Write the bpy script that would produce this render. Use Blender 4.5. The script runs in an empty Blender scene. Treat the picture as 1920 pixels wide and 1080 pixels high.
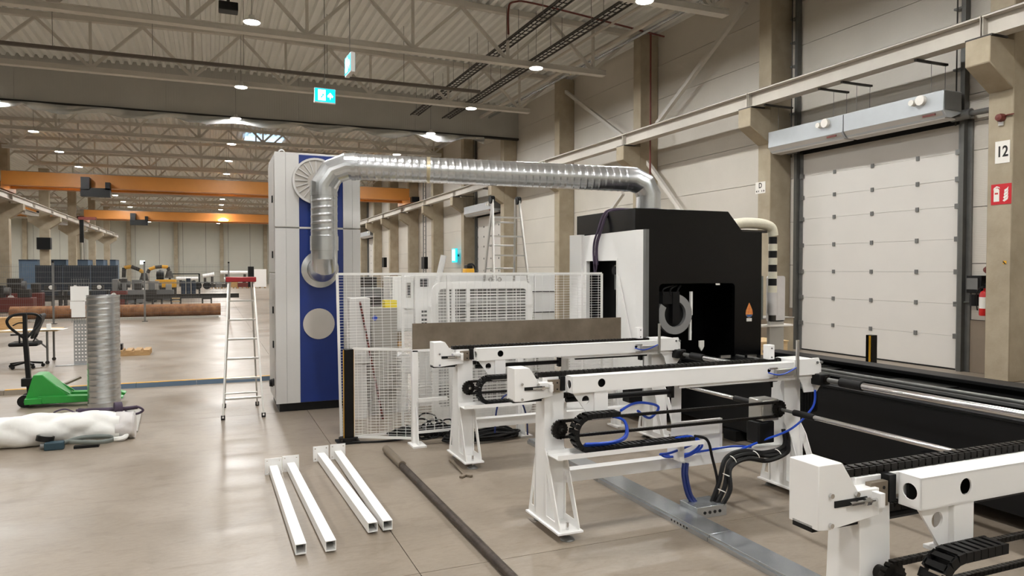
import bpy, bmesh, math, random
from mathutils import Vector, Matrix
from mathutils.geometry import tessellate_polygon
random.seed(7)
S = bpy.context.scene
COL = S.collection

# ------------------------------------------------------------------ camera, world, exposure
CAM_H = 2.03
FPX = 1340.0
YAW = math.atan(565 / FPX)
PITCH = math.atan(34 / FPX)
cam_data = bpy.data.cameras.new('camera')
cam_data.sensor_width = 36.0
cam_data.lens = 36.0 * FPX / 1920
cam_data.clip_start = 0.05
cam_data.clip_end = 400
cam = bpy.data.objects.new('camera', cam_data)
cam.location = (0, 0, CAM_H)
cam.rotation_euler = (math.pi / 2 - PITCH, 0, -YAW)
COL.objects.link(cam)
S.camera = cam
world = bpy.data.worlds.new('world')
S.world = world
world.use_nodes = True
world.node_tree.nodes['Background'].inputs[0].default_value = (0.05, 0.06, 0.08, 1)
world.node_tree.nodes['Background'].inputs[1].default_value = 1.0
S.view_settings.view_transform = 'Standard'
S.view_settings.look = 'None'
S.view_settings.gamma = 1
S.view_settings.use_curve_mapping = False
S.view_settings.exposure = 0.33
LAMP_W = 192.0
LAMP_COL = (1.0, 0.998, 0.985)
LAMP_SPREAD = math.radians(180)
S.cycles.use_light_tree = False
S.cycles.max_bounces = 8
S.cycles.diffuse_bounces = 4
S.cycles.glossy_bounces = 3
S.cycles.transmission_bounces = 3
S.cycles.caustics_reflective = False
S.cycles.caustics_refractive = False

# ------------------------------------------------------------------ helpers
def lin(c):
    def f(v):
        v /= 255.0
        return v / 12.92 if v <= 0.04045 else ((v + 0.055) / 1.055) ** 2.4
    return (f(c[0]), f(c[1]), f(c[2]), 1)

MATS = {}
def mat(name, rgb, rough=0.5, metal=0.0, var=0.0, scale=3.0, bump=0.0, bscale=40.0, rgb2=None, coat=0.0, stretch=None, emit=None, alpha=None, rvar=0.0, trans=0.0):
    m = bpy.data.materials.new(name)
    m.use_nodes = True
    nt = m.node_tree
    b = nt.nodes['Principled BSDF']
    b.inputs['Base Color'].default_value = lin(rgb)
    b.inputs['Roughness'].default_value = rough
    b.inputs['Metallic'].default_value = metal
    b.inputs['Coat Weight'].default_value = coat
    if emit:
        b.inputs['Emission Color'].default_value = lin(emit[0])
        b.inputs['Emission Strength'].default_value = emit[1]
    if alpha is not None:
        b.inputs['Alpha'].default_value = alpha
    if trans:
        b.inputs['Transmission Weight'].default_value = trans
    if var or bump or rgb2 or rvar:
        g = nt.nodes.new('ShaderNodeNewGeometry')
        mp = nt.nodes.new('ShaderNodeMapping')
        if stretch: mp.inputs['Scale'].default_value = stretch
        nt.links.new(g.outputs['Position'], mp.inputs[0])
        n = nt.nodes.new('ShaderNodeTexNoise')
        n.inputs['Scale'].default_value = scale
        n.inputs['Detail'].default_value = 4
        n.inputs['Roughness'].default_value = 0.62
        nt.links.new(mp.outputs[0], n.inputs['Vector'])
        r = nt.nodes.new('ShaderNodeValToRGB')
        c1 = lin(rgb)
        c2 = lin(rgb2) if rgb2 else tuple(v * (1 - var) for v in c1[:3]) + (1,)
        r.color_ramp.elements[0].position = 0.33
        r.color_ramp.elements[1].position = 0.67
        r.color_ramp.elements[0].color = c2
        r.color_ramp.elements[1].color = c1
        nt.links.new(n.outputs['Fac'], r.inputs[0])
        nt.links.new(r.outputs[0], b.inputs['Base Color'])
        if rvar:
            mr = nt.nodes.new('ShaderNodeMapRange')
            mr.inputs['From Min'].default_value = 0.3
            mr.inputs['From Max'].default_value = 0.7
            mr.inputs['To Min'].default_value = max(0.02, rough - rvar)
            mr.inputs['To Max'].default_value = min(1, rough + rvar)
            nt.links.new(n.outputs['Fac'], mr.inputs[0])
            nt.links.new(mr.outputs[0], b.inputs['Roughness'])
        if bump:
            n2 = nt.nodes.new('ShaderNodeTexNoise')
            n2.inputs['Scale'].default_value = bscale
            n2.inputs['Detail'].default_value = 2
            nt.links.new(mp.outputs[0], n2.inputs['Vector'])
            bp = nt.nodes.new('ShaderNodeBump')
            bp.inputs['Strength'].default_value = bump
            bp.inputs['Distance'].default_value = 0.01
            nt.links.new(n2.outputs['Fac'], bp.inputs['Height'])
            nt.links.new(bp.outputs[0], b.inputs['Normal'])
    MATS[name] = m
    return m

def striped_wall(name, rgb, axis, freq, strength, rough=0.42):
    """sheet metal cladding with a fine pressed profile along one axis"""
    m = mat(name, rgb, rough, 0.0, 0.06, 0.8)
    nt = m.node_tree
    b = nt.nodes['Principled BSDF']
    g = nt.nodes.new('ShaderNodeNewGeometry')
    w = nt.nodes.new('ShaderNodeTexWave')
    w.bands_direction = axis
    w.inputs['Scale'].default_value = freq
    nt.links.new(g.outputs['Position'], w.inputs['Vector'])
    bp = nt.nodes.new('ShaderNodeBump')
    bp.inputs['Strength'].default_value = strength
    bp.inputs['Distance'].default_value = 0.004
    nt.links.new(w.outputs['Fac'], bp.inputs['Height'])
    nt.links.new(bp.outputs[0], b.inputs['Normal'])
    return m

def ray(px, py):
    ct, st, cp, sp = math.cos(YAW), math.sin(YAW), math.cos(PITCH), math.sin(PITCH)
    F = Vector((st * cp, ct * cp, -sp)); R = Vector((ct, -st, 0)); U = R.cross(F)
    return F + R * ((px - 960) / FPX) + U * ((540 - py) / FPX)
CP = Vector((0, 0, CAM_H))
def at_floor(px, py, z=0.0):
    d = ray(px, py); return CP + d * ((z - CAM_H) / d.z)
def at_y(px, py, y):
    d = ray(px, py); return CP + d * (y / d.y)
def at_x(px, py, x):
    d = ray(px, py); return CP + d * (x / d.x)

ROOTM = {}
def rootmat(o):
    while o.parent is not None: o = o.parent
    return ROOTM.get(o.name)

class MB:
    """collects shapes in world space (or local space for a thing that sits at the origin)"""
    def __init__(s): s.v = []; s.f = []
    def add(s, vs, fs):
        o = len(s.v); s.v += [Vector(v) for v in vs]; s.f += [tuple(i + o for i in f) for f in fs]; return s
    def box(s, x0, x1, y0, y1, z0, z1):
        return s.add([(x0,y0,z0),(x1,y0,z0),(x1,y1,z0),(x0,y1,z0),(x0,y0,z1),(x1,y0,z1),(x1,y1,z1),(x0,y1,z1)],
            [(0,3,2,1),(4,5,6,7),(0,1,5,4),(1,2,6,5),(2,3,7,6),(3,0,4,7)])
    def obox(s, c, size, M):
        h = [v / 2 for v in size]; c = Vector(c)
        vs = [c + M @ Vector((a*h[0], b*h[1], d*h[2])) for a, b, d in ((-1,-1,-1),(1,-1,-1),(1,1,-1),(-1,1,-1),(-1,-1,1),(1,-1,1),(1,1,1),(-1,1,1))]
        return s.add(vs, [(0,3,2,1),(4,5,6,7),(0,1,5,4),(1,2,6,5),(2,3,7,6),(3,0,4,7)])
    def bar(s, p, q, w, h, up=(0,0,1)):
        p, q = Vector(p), Vector(q); d = q - p; L = d.length; d.normalize()
        up = Vector(up)
        if abs(d.dot(up)) > 0.98: up = Vector((1,0,0)) if abs(d.x) < .9 else Vector((0,1,0))
        x = d.cross(up).normalized(); z = x.cross(d)
        M = Matrix((x, d, z)).transposed()
        return s.obox((p + q) / 2, (w, L, h), M)
    def cyl(s, p, q, r, n=12, r2=None, cap=True):
        p, q = Vector(p), Vector(q); d = (q - p).normalized()
        a = d.orthogonal().normalized(); b = d.cross(a); r2 = r if r2 is None else r2
        vs = []
        for c, rr in ((p, r), (q, r2)):
            for i in range(n):
                t = 2*math.pi*i/n; vs.append(c + a*(rr*math.cos(t)) + b*(rr*math.sin(t)))
        fs = [(i, (i+1)%n, n+(i+1)%n, n+i) for i in range(n)]
        if cap: fs += [tuple(range(n-1,-1,-1)), tuple(range(n, 2*n))]
        return s.add(vs, fs)
    def tube(s, path, r, n=8, cap=True):
        P = [Vector(p) for p in path]; k = len(P); vs = []; fs = []
        t0 = (P[1]-P[0]).normalized(); a = t0.orthogonal().normalized()
        for i in range(k):
            t = (P[min(i+1,k-1)] - P[max(i-1,0)]).normalized()
            a = (a - t*a.dot(t)); a = a.normalized() if a.length > 1e-6 else t.orthogonal().normalized()
            b = t.cross(a); rr = r[i] if isinstance(r, (list, tuple)) else r
            for j in range(n):
                u = 2*math.pi*j/n; vs.append(P[i] + a*(rr*math.cos(u)) + b*(rr*math.sin(u)))
        for i in range(k-1):
            for j in range(n): fs.append((i*n+j, i*n+(j+1)%n, (i+1)*n+(j+1)%n, (i+1)*n+j))
        if cap: fs += [tuple(range(n-1,-1,-1)), tuple(range((k-1)*n, k*n))]
        return s.add(vs, fs)
    def plate(s, outer, axis, a0, a1, holes=()):
        """flat plate from a 2D outline with holes; axis 'x': (y,z), 'y': (x,z), 'z': (x,y)"""
        def P(u, v, a):
            return {'x': (a,u,v), 'y': (u,a,v), 'z': (u,v,a)}[axis]
        polys = [list(outer)] + [list(h) for h in holes]
        flat = [p for q in polys for p in q]; n = len(flat)
        if len(polys) == 1 and len(outer) <= 4:
            tris = [tuple(range(n))]
        else:
            tris = tessellate_polygon([[Vector((p[0], p[1], 0)) for p in q] for q in polys])
        vs = [P(u, v, a0) for u, v in flat] + [P(u, v, a1) for u, v in flat]
        fs = [tuple(t) for t in tris] + [tuple(i+n for i in reversed(t)) for t in tris]
        o = 0
        for q in polys:
            k = len(q)
            for i in range(k): fs.append((o+i, o+(i+1)%k, n+o+(i+1)%k, n+o+i))
            o += k
        return s.add(vs, fs)
    def lathe(s, prof, c, axis=(0,0,1), n=20, arc=None):
        c = Vector(c); d = Vector(axis).normalized(); a = d.orthogonal().normalized(); b = d.cross(a); vs = []; fs = []; k = len(prof)
        for i in range(n):
            t = 2*math.pi*i/n
            for r, z in prof: vs.append(c + d*z + a*(r*math.cos(t)) + b*(r*math.sin(t)))
        for i in range(n):
            for j in range(k-1):
                i2 = (i+1) % n; fs.append((i*k+j, i2*k+j, i2*k+j+1, i*k+j+1))
        return s.add(vs, fs)
    def mesh(s, name, M=None, angle=35):
        me = bpy.data.meshes.new(name)
        vs = [M @ v for v in s.v] if M is not None else s.v
        me.from_pydata(vs, [], s.f)
        bm = bmesh.new(); bm.from_mesh(me)
        bmesh.ops.recalc_face_normals(bm, faces=bm.faces); bm.to_mesh(me); bm.free()
        me.polygons.foreach_set('use_smooth', [True] * len(me.polygons))
        me.set_sharp_from_angle(angle=math.radians(angle))
        me.update()
        return me
    def build(s, name, m, parent=None, bevel=0, kind=None, angle=35):
        M = None
        if parent is not None:
            W = rootmat(parent)
            if W is not None: M = W.inverted()
        me = s.mesh(name, M, angle)
        me.materials.append(MATS[m] if isinstance(m, str) else m)
        o = bpy.data.objects.new(name, me); COL.objects.link(o)
        if parent is not None: o.parent = parent
        if kind: o['kind'] = kind
        if bevel:
            b = o.modifiers.new('bevel', 'BEVEL'); b.width = bevel; b.segments = 2; b.limit_method = 'ANGLE'; b.angle_limit = math.radians(40)
        return o

def tag(o, label, cat=None, group=None, kind=None):
    o['label'] = label
    if cat: o['category'] = cat
    if group: o['group'] = group
    if kind: o['kind'] = kind
    return o
def thing(name, label, cat, loc=(0,0,0), rz=0.0, group=None, kind=None):
    o = bpy.data.objects.new(name, None); COL.objects.link(o); o.empty_display_size = 0.2
    o.location = loc; o.rotation_euler = (0, 0, rz)
    ROOTM[o.name] = Matrix.Translation(Vector(loc)) @ Matrix.Rotation(rz, 4, 'Z')
    return tag(o, label, cat, group, kind)
def proto(name, label, cat, group=None, kind=None):
    """a thing modelled at the origin that gets moved or copied afterwards"""
    return thing(name, label, cat, (0,0,0), 0, group, kind)
def inst(name, me, parent, loc=(0,0,0), rot=(0,0,0), scale=None):
    o = bpy.data.objects.new(name, me); COL.objects.link(o); o.parent = parent
    o.location = loc; o.rotation_euler = rot
    if scale: o.scale = scale
    return o
def children_of(o): return [c for c in bpy.data.objects if c.parent == o]
def tree_of(root):
    ks = children_of(root); return [(k, children_of(k)) for k in ks]
def copy_tree(root, loc, rz=0.0, label=None, kids=None, scale=None):
    if kids is None: kids = tree_of(root)
    r = root.copy(); COL.objects.link(r); r.location = loc; r.rotation_euler = (0, 0, rz)
    if scale: r.scale = scale
    if label: r['label'] = label
    for c, sub in kids:
        k = c.copy(); COL.objects.link(k); k.parent = r
        for g in sub:
            q = g.copy(); COL.objects.link(q); q.parent = k
    return r
def circle(cx, cy, r, n=20, a0=0.0): return [(cx + r*math.cos(a0+2*math.pi*i/n), cy + r*math.sin(a0+2*math.pi*i/n)) for i in range(n)]
def rrect(x0, x1, y0, y1, r, n=5):
    pts = []
    for cx, cy, a in ((x1-r,y1-r,0),(x0+r,y1-r,90),(x0+r,y0+r,180),(x1-r,y0+r,270)):
        for i in range(n+1):
            t = math.radians(a + 90*i/n); pts.append((cx+r*math.cos(t), cy+r*math.sin(t)))
    return pts
def smooth(pts, n=6):
    P = [Vector(p) for p in pts]; out = []
    for i in range(len(P)-1):
        a, b, c, d = P[max(i-1,0)], P[i], P[i+1], P[min(i+2,len(P)-1)]
        for k in range(n):
            t = k/n
            out.append(0.5*((2*b) + (-a+c)*t + (2*a-5*b+4*c-d)*t*t + (-a+3*b-3*c+d)*t**3))
    out.append(P[-1]); return out
ORD = ['first','second','third','fourth','fifth','sixth','seventh','eighth','ninth','tenth','eleventh','twelfth','thirteenth','fourteenth','fifteenth','sixteenth','seventeenth','eighteenth','nineteenth','twentieth','twenty-first','twenty-second']
def text(s, size, m, parent, M, name='lettering', bold=0.0, ext=0.0015):
    cu = bpy.data.curves.new(name, 'FONT'); cu.body = s; cu.size = size; cu.align_x = 'CENTER'; cu.align_y = 'CENTER'; cu.extrude = ext; cu.offset = bold
    tmp = bpy.data.objects.new('tmp', cu); COL.objects.link(tmp)
    me = bpy.data.meshes.new_from_object(tmp.evaluated_get(bpy.context.evaluated_depsgraph_get()))
    bpy.data.objects.remove(tmp); bpy.data.curves.remove(cu)
    me.name = name; me.materials.clear(); me.materials.append(MATS[m])
    W = rootmat(parent)
    me.transform((W.inverted() if W is not None else Matrix()) @ M)
    o = bpy.data.objects.new(name, me); COL.objects.link(o); o.parent = parent
    return o
def face_matrix(origin, xdir, ydir):
    x = Vector(xdir).normalized(); y = Vector(ydir).normalized(); z = x.cross(y)
    M = Matrix((x, y, z)).transposed().to_4x4(); M.translation = Vector(origin); return M

# ------------------------------------------------------------------ materials
mat('concrete_floor', (150,138,124), 0.38, 0, 0.0, 0.7, 0.05, 30, rgb2=(135,123,109), rvar=0.10)
mat('joint', (70,62,55), 0.9)
mat('concrete', (174,162,141), 0.85, 0, 0, 1.6, 0.3, 25, rgb2=(156,144,123))
mat('plinth', (140,126,110), 0.85, 0, 0.12, 2.0, 0.2, 30)
striped_wall('wall_panel', (208,202,192), 'Z', 9.0, 0.35)
mat('far_panel', (196,194,182), 0.55, 0, 0.05, 0.5)
striped_wall('partition', (178,177,172), 'X', 3.2, 0.5, 0.5)
mat('roof_deck', (240,241,238), 0.5, 0.0, 0.06, 0.7)
mat('truss', (206,202,194), 0.5, 0, 0.08, 2)
mat('rail_steel', (196,190,180), 0.5, 0, 0.08, 2)
mat('dark_steel', (66,62,58), 0.5, 0.4, 0.2, 4)
mat('grey_steel', (128,128,126), 0.42, 0.6, 0.2, 4)
mat('galvanised', (192,195,197), 0.25, 0.8, 0, 3.0, 0.0, 40, rgb2=(178,182,186))
mat('lemon', (236,214,62), 0.5)
mat('curtain_grey', (188,193,197), 0.4, 0.3, 0.05, 4)
mat('track_steel', (104,104,101), 0.45, 0.5, 0.15, 4)
mat('duct_steel', (214,215,216), 0.27, 0.9, 0, 5.0, 0.0, 40, rgb2=(196,199,201))
mat('chrome', (225,225,225), 0.16, 1.0)
mat('aluminium', (205,203,198), 0.35, 0.85, 0.08, 5)
mat('white_paint', (246,245,243), 0.35, 0, 0.02, 3)
mat('white_fence', (243,242,239), 0.4, 0, 0.02, 3)
mat('white_door', (216,212,206), 0.45, 0, 0.03, 1.5)
mat('machine_white', (246,245,242), 0.35, 0, 0.02, 2)
mat('cabinet_grey', (208,206,203), 0.42, 0, 0.03, 2)
mat('cabinet_blue', (14,44,116), 0.45, 0, 0.1, 3)
mat('cabinet_disc', (186,180,172), 0.55, 0, 0.05, 4)
mat('black_gloss', (10,10,11), 0.25)
mat('black_paint', (15,15,16), 0.45, 0, 0.2, 4)
mat('black_rubber', (18,17,17), 0.55)
mat('black_chain', (34,31,28), 0.38, 0.5, 0.3, 20)
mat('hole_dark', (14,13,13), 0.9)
mat('raw_steel', (138,126,110), 0.45, 0.3, 0, 3.5, 0.05, 20, rgb2=(116,104,89), rvar=0.1)
mat('bar_steel', (84,74,66), 0.5, 0.6, 0, 8, 0.2, 30, rgb2=(58,50,44))
mat('rust', (164,116,76), 0.7, 0.2, 0, 4, 0.2, 25, rgb2=(120,78,48))
mat('crane_orange', (200,132,58), 0.45, 0, 0.1, 1)
mat('yellow', (226,168,40), 0.5, 0, 0.1, 5)
mat('green_paint', (42,150,58), 0.4, 0, 0.1, 4)
mat('ladder_red', (150,26,34), 0.45)
mat('red_paint', (196,28,28), 0.35)
mat('red_sign', (200,30,42), 0.45)
mat('brown_red', (104,44,36), 0.5)
mat('sign_white', (236,233,226), 0.5)
mat('sign_black', (28,26,24), 0.6)
mat('hose_blue', (24,72,190), 0.35)
mat('wood', (196,160,112), 0.7, 0, 0, 6, 0.15, 20, rgb2=(164,128,84), stretch=(1,1,6))
mat('pale_wood', (216,190,148), 0.65, 0, 0, 4, 0.1, 20, rgb2=(198,168,122), stretch=(1,6,6))
mat('plastic_wrap', (238,237,233), 0.3, 0, 0.06, 6, 0.9, 6)
mat('film', (214,216,214), 0.15, 0, 0.05, 5, 0.5, 9, trans=0.6)
mat('strap_purple', (70,56,76), 0.7, 0, 0.2, 10)
mat('strap_grey', (120,126,122), 0.7, 0, 0.1, 10)
mat('teal', (44,70,82), 0.5, 0, 0.2, 6)
mat('navy', (40,54,72), 0.6, 0, 0.15, 2)
mat('screen_dark', (34,40,50), 0.7, 0, 0.2, 3)
mat('blue_container', (84,104,124), 0.6, 0, 0.1, 2)
mat('grey_box', (168,164,156), 0.6, 0, 0.06, 3)
mat('mid_grey', (112,112,110), 0.5, 0, 0.1, 3)
mat('paper', (240,239,236), 0.7)
mat('clear_film', (214,210,208), 0.25, 0, 0.06, 8, 0.5, 10)
mat('sticker_orange', (236,168,92), 0.5, 0, 0, 30, rgb2=(222,110,52))
mat('sticker_blue', (66,102,150), 0.5)
mat('insulation', (226,220,200), 0.6, 0, 0.1, 12, 0.3, 20)
mat('exit_green', (0,176,190), 0.4, emit=((0,190,215), 1.1))
mat('exit_white', (245,250,250), 0.4, emit=((230,252,255), 1.5))
mat('lamp_lens', (255,250,240), 0.4, emit=((255,248,235), 22.0))
mat('warm_lens', (255,200,120), 0.4, emit=((255,190,90), 14.0))
mat('skylight', (200,225,240), 0.2, emit=((190,220,250), 1.2))
mat('ring_grey', (150,150,150), 0.4, 0.2, 0.05, 5)
mat('tape', (206,194,164), 0.35, 0.7)
mat('shade_grey', (150,148,146), 0.6)  # flat grey for the painted shade behind the guard grille
mat('navy_hose', (24,44,110), 0.4)

# worn concrete: faint scuffs, tyre marks and stains laid over the floor colour
def wear(m):
    nt = m.node_tree; b = nt.nodes['Principled BSDF']
    src = b.inputs['Base Color'].links[0].from_socket
    g = nt.nodes.new('ShaderNodeNewGeometry')
    mp = nt.nodes.new('ShaderNodeMapping'); mp.inputs['Scale'].default_value = (1.0, 2.6, 1.0); mp.inputs['Rotation'].default_value = (0, 0, 0.35)
    nt.links.new(g.outputs['Position'], mp.inputs[0])
    n = nt.nodes.new('ShaderNodeTexNoise'); n.inputs['Scale'].default_value = 2.4; n.inputs['Detail'].default_value = 7; n.inputs['Roughness'].default_value = 0.72; n.inputs['Distortion'].default_value = 0.8
    nt.links.new(mp.outputs[0], n.inputs['Vector'])
    r = nt.nodes.new('ShaderNodeValToRGB'); r.color_ramp.elements[0].position = 0.22; r.color_ramp.elements[1].position = 0.50
    r.color_ramp.elements[0].color = (0.72, 0.69, 0.65, 1); r.color_ramp.elements[1].color = (1, 1, 1, 1)
    nt.links.new(n.outputs['Fac'], r.inputs[0])
    n3 = nt.nodes.new('ShaderNodeTexNoise'); n3.inputs['Scale'].default_value = 14; n3.inputs['Detail'].default_value = 5; n3.inputs['Roughness'].default_value = 0.8
    nt.links.new(mp.outputs[0], n3.inputs['Vector'])
    r3 = nt.nodes.new('ShaderNodeValToRGB'); r3.color_ramp.elements[0].position = 0.30; r3.color_ramp.elements[1].position = 0.62
    r3.color_ramp.elements[0].color = (0.86, 0.85, 0.83, 1); r3.color_ramp.elements[1].color = (1.04, 1.04, 1.04, 1)
    nt.links.new(n3.outputs['Fac'], r3.inputs[0])
    out = src
    for q in (r, r3):
        mx = nt.nodes.new('ShaderNodeMix'); mx.data_type = 'RGBA'; mx.blend_type = 'MULTIPLY'; mx.inputs[0].default_value = 1.0
        nt.links.new(out, mx.inputs[6]); nt.links.new(q.outputs[0], mx.inputs[7]); out = mx.outputs[2]
    nt.links.new(out, b.inputs['Base Color'])
wear(MATS['concrete_floor'])
for nm in ('black_gloss','black_paint','black_rubber'): MATS[nm].node_tree.nodes['Principled BSDF'].inputs['Specular IOR Level'].default_value = 0.3
mat('pipe_brown', (104,96,88), 0.55, 0.2, 0.1, 3)
# ------------------------------------------------------------------ the hall
RIDGE = 1.02
WALL_X = 13.9
FAR_Y = 112.0
BACK_Y = -13.0
BAYS = [2.55 + 6*k for k in range(-2, 19)]          # column centre lines along the hall
def roof_z(x):
    return 10.16 - 0.025*abs(x - RIDGE) if x > -11.9 else 10.16 - 0.025*abs(x + 24.8)

# floor: slabs with saw-cut joints
floor = thing('floor', 'polished grey-beige concrete floor with saw-cut joints', 'floor', kind='structure')
MB().box(-37, 15, BACK_Y-1, FAR_Y+1, -0.3, -0.02).build('subfloor', 'joint', floor)
slab = MB().box(0.003, 5.997, 0.003, 5.997, -0.02, 0).mesh('floor_slab'); slab.materials.append(MATS['concrete_floor'])
for i in range(-7, 3):
    for j in range(0, 22):
        x = 1.27 + 6*i; y = -13.4 + 6*j
        if x < -37: continue
        inst('floor_slab', slab, floor, (x, y, 0))

# roof: trapezoidal deck sheets per bay
ceiling = thing('ceiling', 'pale corrugated steel roof deck above the trusses', 'roof', kind='structure')
def deck_profile(x0, x1):
    pts = []; x = x0; p = 0.30
    while x < x1:
        for dx, dz in ((0,0),(0.11,0),(0.15,0.12),(0.26,0.12)):
            xx = min(x+dx, x1); pts.append((xx, roof_z(xx) + 0.09 + dz))
        x += p
    return pts
def deck_mesh(x0, x1, L):
    P = deck_profile(x0, x1); n = len(P); m = MB()
    m.add([(x,0,z) for x,z in P] + [(x,L,z) for x,z in P], [(i,i+1,n+i+1,n+i) for i in range(n-1)])
    me = m.mesh('roof_sheet', None, 20); me.materials.append(MATS['roof_deck']); return me
dk = deck_mesh(-11.9, 14.1, 6.0); dl = deck_mesh(-36.5, -11.9, 6.0)
for k in range(len(BAYS)):
    y0 = BAYS[k] - 6
    inst('roof_sheet', dk, ceiling, (0, y0, 0)); inst('roof_sheet', dl, ceiling, (0, y0, 0))
inst('roof_sheet', dk, ceiling, (0, BAYS[-1], 0)); inst('roof_sheet', dl, ceiling, (0, BAYS[-1], 0))
MB().box(-37, 14.5, BACK_Y-1, FAR_Y+1, 10.6, 10.7).build('roof_skin', 'dark_steel', ceiling)
MB().box(2.0, 4.2, 46.0, 47.6, 10.02, 10.09).build('skylight_pane', 'skylight', ceiling)['label'] = 'small bluish lit skylight in the far roof'

# right wall: concrete plinth, sandwich panels row by row, openings where the doors are
wall_r = thing('wall_right', 'off-white sandwich panel wall with concrete plinth on the right', 'wall', (WALL_X,0,0), kind='structure')
DOORS = [(9.73, 13.95, 4.95), (33.7, 37.9, 4.95), (63.7, 67.9, 4.95)]
def door_in(y0, y1):
    for d in DOORS:
        if d[0] > y0 and d[1] < y1: return d
pan_cache = {}
def wall_panel(y0, y1, z0, z1, name='wall_panel', m='wall_panel', px=0.0):
    key = (round(y1-y0,3), round(z1-z0,3), m)
    if key not in pan_cache:
        me = MB().box(px, 0.14, 0.006, y1-y0-0.006, 0.006, z1-z0-0.006).mesh(name); me.materials.append(MATS[m]); pan_cache[key] = me
    inst(name, pan_cache[key], wall_r, (0, y0, z0))
MB().box(WALL_X+0.06, WALL_X+0.3, BACK_Y, FAR_Y, 0, 10.6).build('wall_backing', 'dark_steel', wall_r)
rows = [1.04 + 1.115*k for k in range(9)]
for k in range(-1, len(BAYS)):
    y0 = BAYS[k] if k >= 0 else BACK_Y
    y1 = BAYS[k+1] if k+1 < len(BAYS) else FAR_Y
    y0 = max(y0, BACK_Y); y1 = min(y1, FAR_Y)
    if y1 - y0 < 0.5: continue
    d = door_in(y0, y1)
    for z0, z1, nm, mm, px in [(0, 1.04, 'plinth_panel', 'plinth', -0.03)] + [(z, min(z+1.115, 10.4), 'wall_panel', 'wall_panel', 0.0) for z in rows]:
        if z1 - z0 < 0.3: continue
        if d and z0 < d[2] - 0.02:
            zz = min(z1, d[2])
            wall_panel(y0, d[0], z0, zz, nm, mm, px); wall_panel(d[1], y1, z0, zz, nm, mm, px)
            if z1 > d[2] + 0.05: wall_panel(y0, y1, d[2], z1, nm, mm, px)
        else: wall_panel(y0, y1, z0, z1, nm, mm, px)

# far wall with panels and columns, left and back walls
wall_f = thing('wall_far', 'pale panel wall at the far end of the hall', 'wall', (0,FAR_Y,0), kind='structure')
MB().box(-37, 14.2, FAR_Y+0.1, FAR_Y+0.3, 0, 10.6).build('wall_backing', 'dark_steel', wall_f)
fp = MB().box(0.02, 2.98, 0, 0.12, 0.0, 10.4).mesh('wall_panel'); fp.materials.append(MATS['far_panel'])
for i in range(-13, 5): inst('wall_panel', fp, wall_f, (-0.6 + 3*i, 0, 0))
for i, x in enumerate((-28.5,-22.5,-16.5,-10.4,-4.5,1.5,7.5)):
    MB().box(x-0.26, x+0.26, FAR_Y-0.5, FAR_Y, 0, 9.6).build('wall_column', 'concrete', wall_f)
wall_l = thing('wall_left', 'pale panel wall of the neighbouring aisle on the left', 'wall', (-36.5,0,0), kind='structure')
MB().box(-36.8, -36.5, BACK_Y, FAR_Y, 0, 10.6).build('wall_face', 'far_panel', wall_l)
wall_b = thing('wall_back', 'pale panel wall behind the viewer', 'wall', (0,BACK_Y,0), kind='structure')
MB().box(-37, 14.2, BACK_Y-0.2, BACK_Y, 0, 10.6).build('wall_face', 'far_panel', wall_b)

# partition header across the hall
wp = thing('wall_partition', 'grey ribbed cladding header hanging across the hall above the opening', 'wall', (RIDGE,32.2,8.4), kind='structure')
for i in range(5):
    a = -11.9 + 5.16*i
    MB().box(a+0.004, a+5.156, 32.15, 32.3, 8.42, 10.35).build('cladding_sheet', 'partition', wp)
MB().box(-11.9, 13.9, 32.10, 32.35, 8.34, 8.43).build('bottom_trim', 'sign_black', wp)
# plastic film hanging from its lower edge
def film():
    m = MB(); n = 70; x0, x1 = -11.5, 12.0; vs = []; fs = []; R = random.Random(3)
    for i in range(n+1):
        x = x0 + (x1-x0)*i/n
        sag = 0.10 + 0.22*abs(math.sin(i*0.42)) + 0.08*R.random()
        for j in range(4):
            t = j/3; vs.append((x + 0.05*R.random(), 31.97 - 0.08*math.sin(i*0.9+j) - 0.05*t, 8.335 - sag*t))
    for i in range(n):
        for j in range(3): fs.append((i*4+j, (i+1)*4+j, (i+1)*4+j+1, i*4+j+1))
    m.add(vs, fs); return m
tag(film().build('plastic_film', 'film', angle=80), 'crumpled clear plastic film hanging along the lower edge of the grey header', 'plastic film')

# ------------------------------------------------------------------ concrete columns with corbels
def column(x_face, y, side, top, parent_label, label):
    o = thing('concrete_column', label, 'column', (x_face, y, 0), kind='structure')
    return o
RCOL = []
for k, y in enumerate(BAYS):
    if y < -4 or y > 108: continue
    n = [b for b in BAYS if b > 5].index(y) if y > 5 else None
    lab = ('concrete wall column on the right carrying the crane rail, %s from the viewer' % ORD[n]) if n is not None else 'concrete wall column beside the viewer outside the view'
    if abs(y-8.55) < .1: lab = 'nearest concrete wall column, with the number 12 plate'
    if abs(y-14.55) < .1: lab = 'concrete wall column with the letter D plate left of the big door'
    o = thing('concrete_column', lab, 'column', (13.2, y, 0), kind='structure')
    if k == 0 or not RCOL:
        sh = MB().box(0, 0.69, -0.225, 0.225, 0, 9.85).mesh('column_shaft'); sh.materials.append(MATS['concrete'])
        co = MB().plate([(0.0,5.25),(-0.66,5.66),(-0.66,6.12),(0.0,6.12)], 'y', -0.225, 0.225).mesh('corbel'); co.materials.append(MATS['concrete'])
        bp = MB().box(-0.64,-0.2,-0.24,0.24,6.12,6.15).mesh('bearing_plate'); bp.materials.append(MATS['dark_steel'])
    b = inst('column_shaft', sh, o); c = inst('corbel', co, o); inst('bearing_plate', bp, o)
    for q in (b, c):
        md = q.modifiers.new('bevel','BEVEL'); md.width = 0.015; md.segments = 1
    RCOL.append(o)
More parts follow.
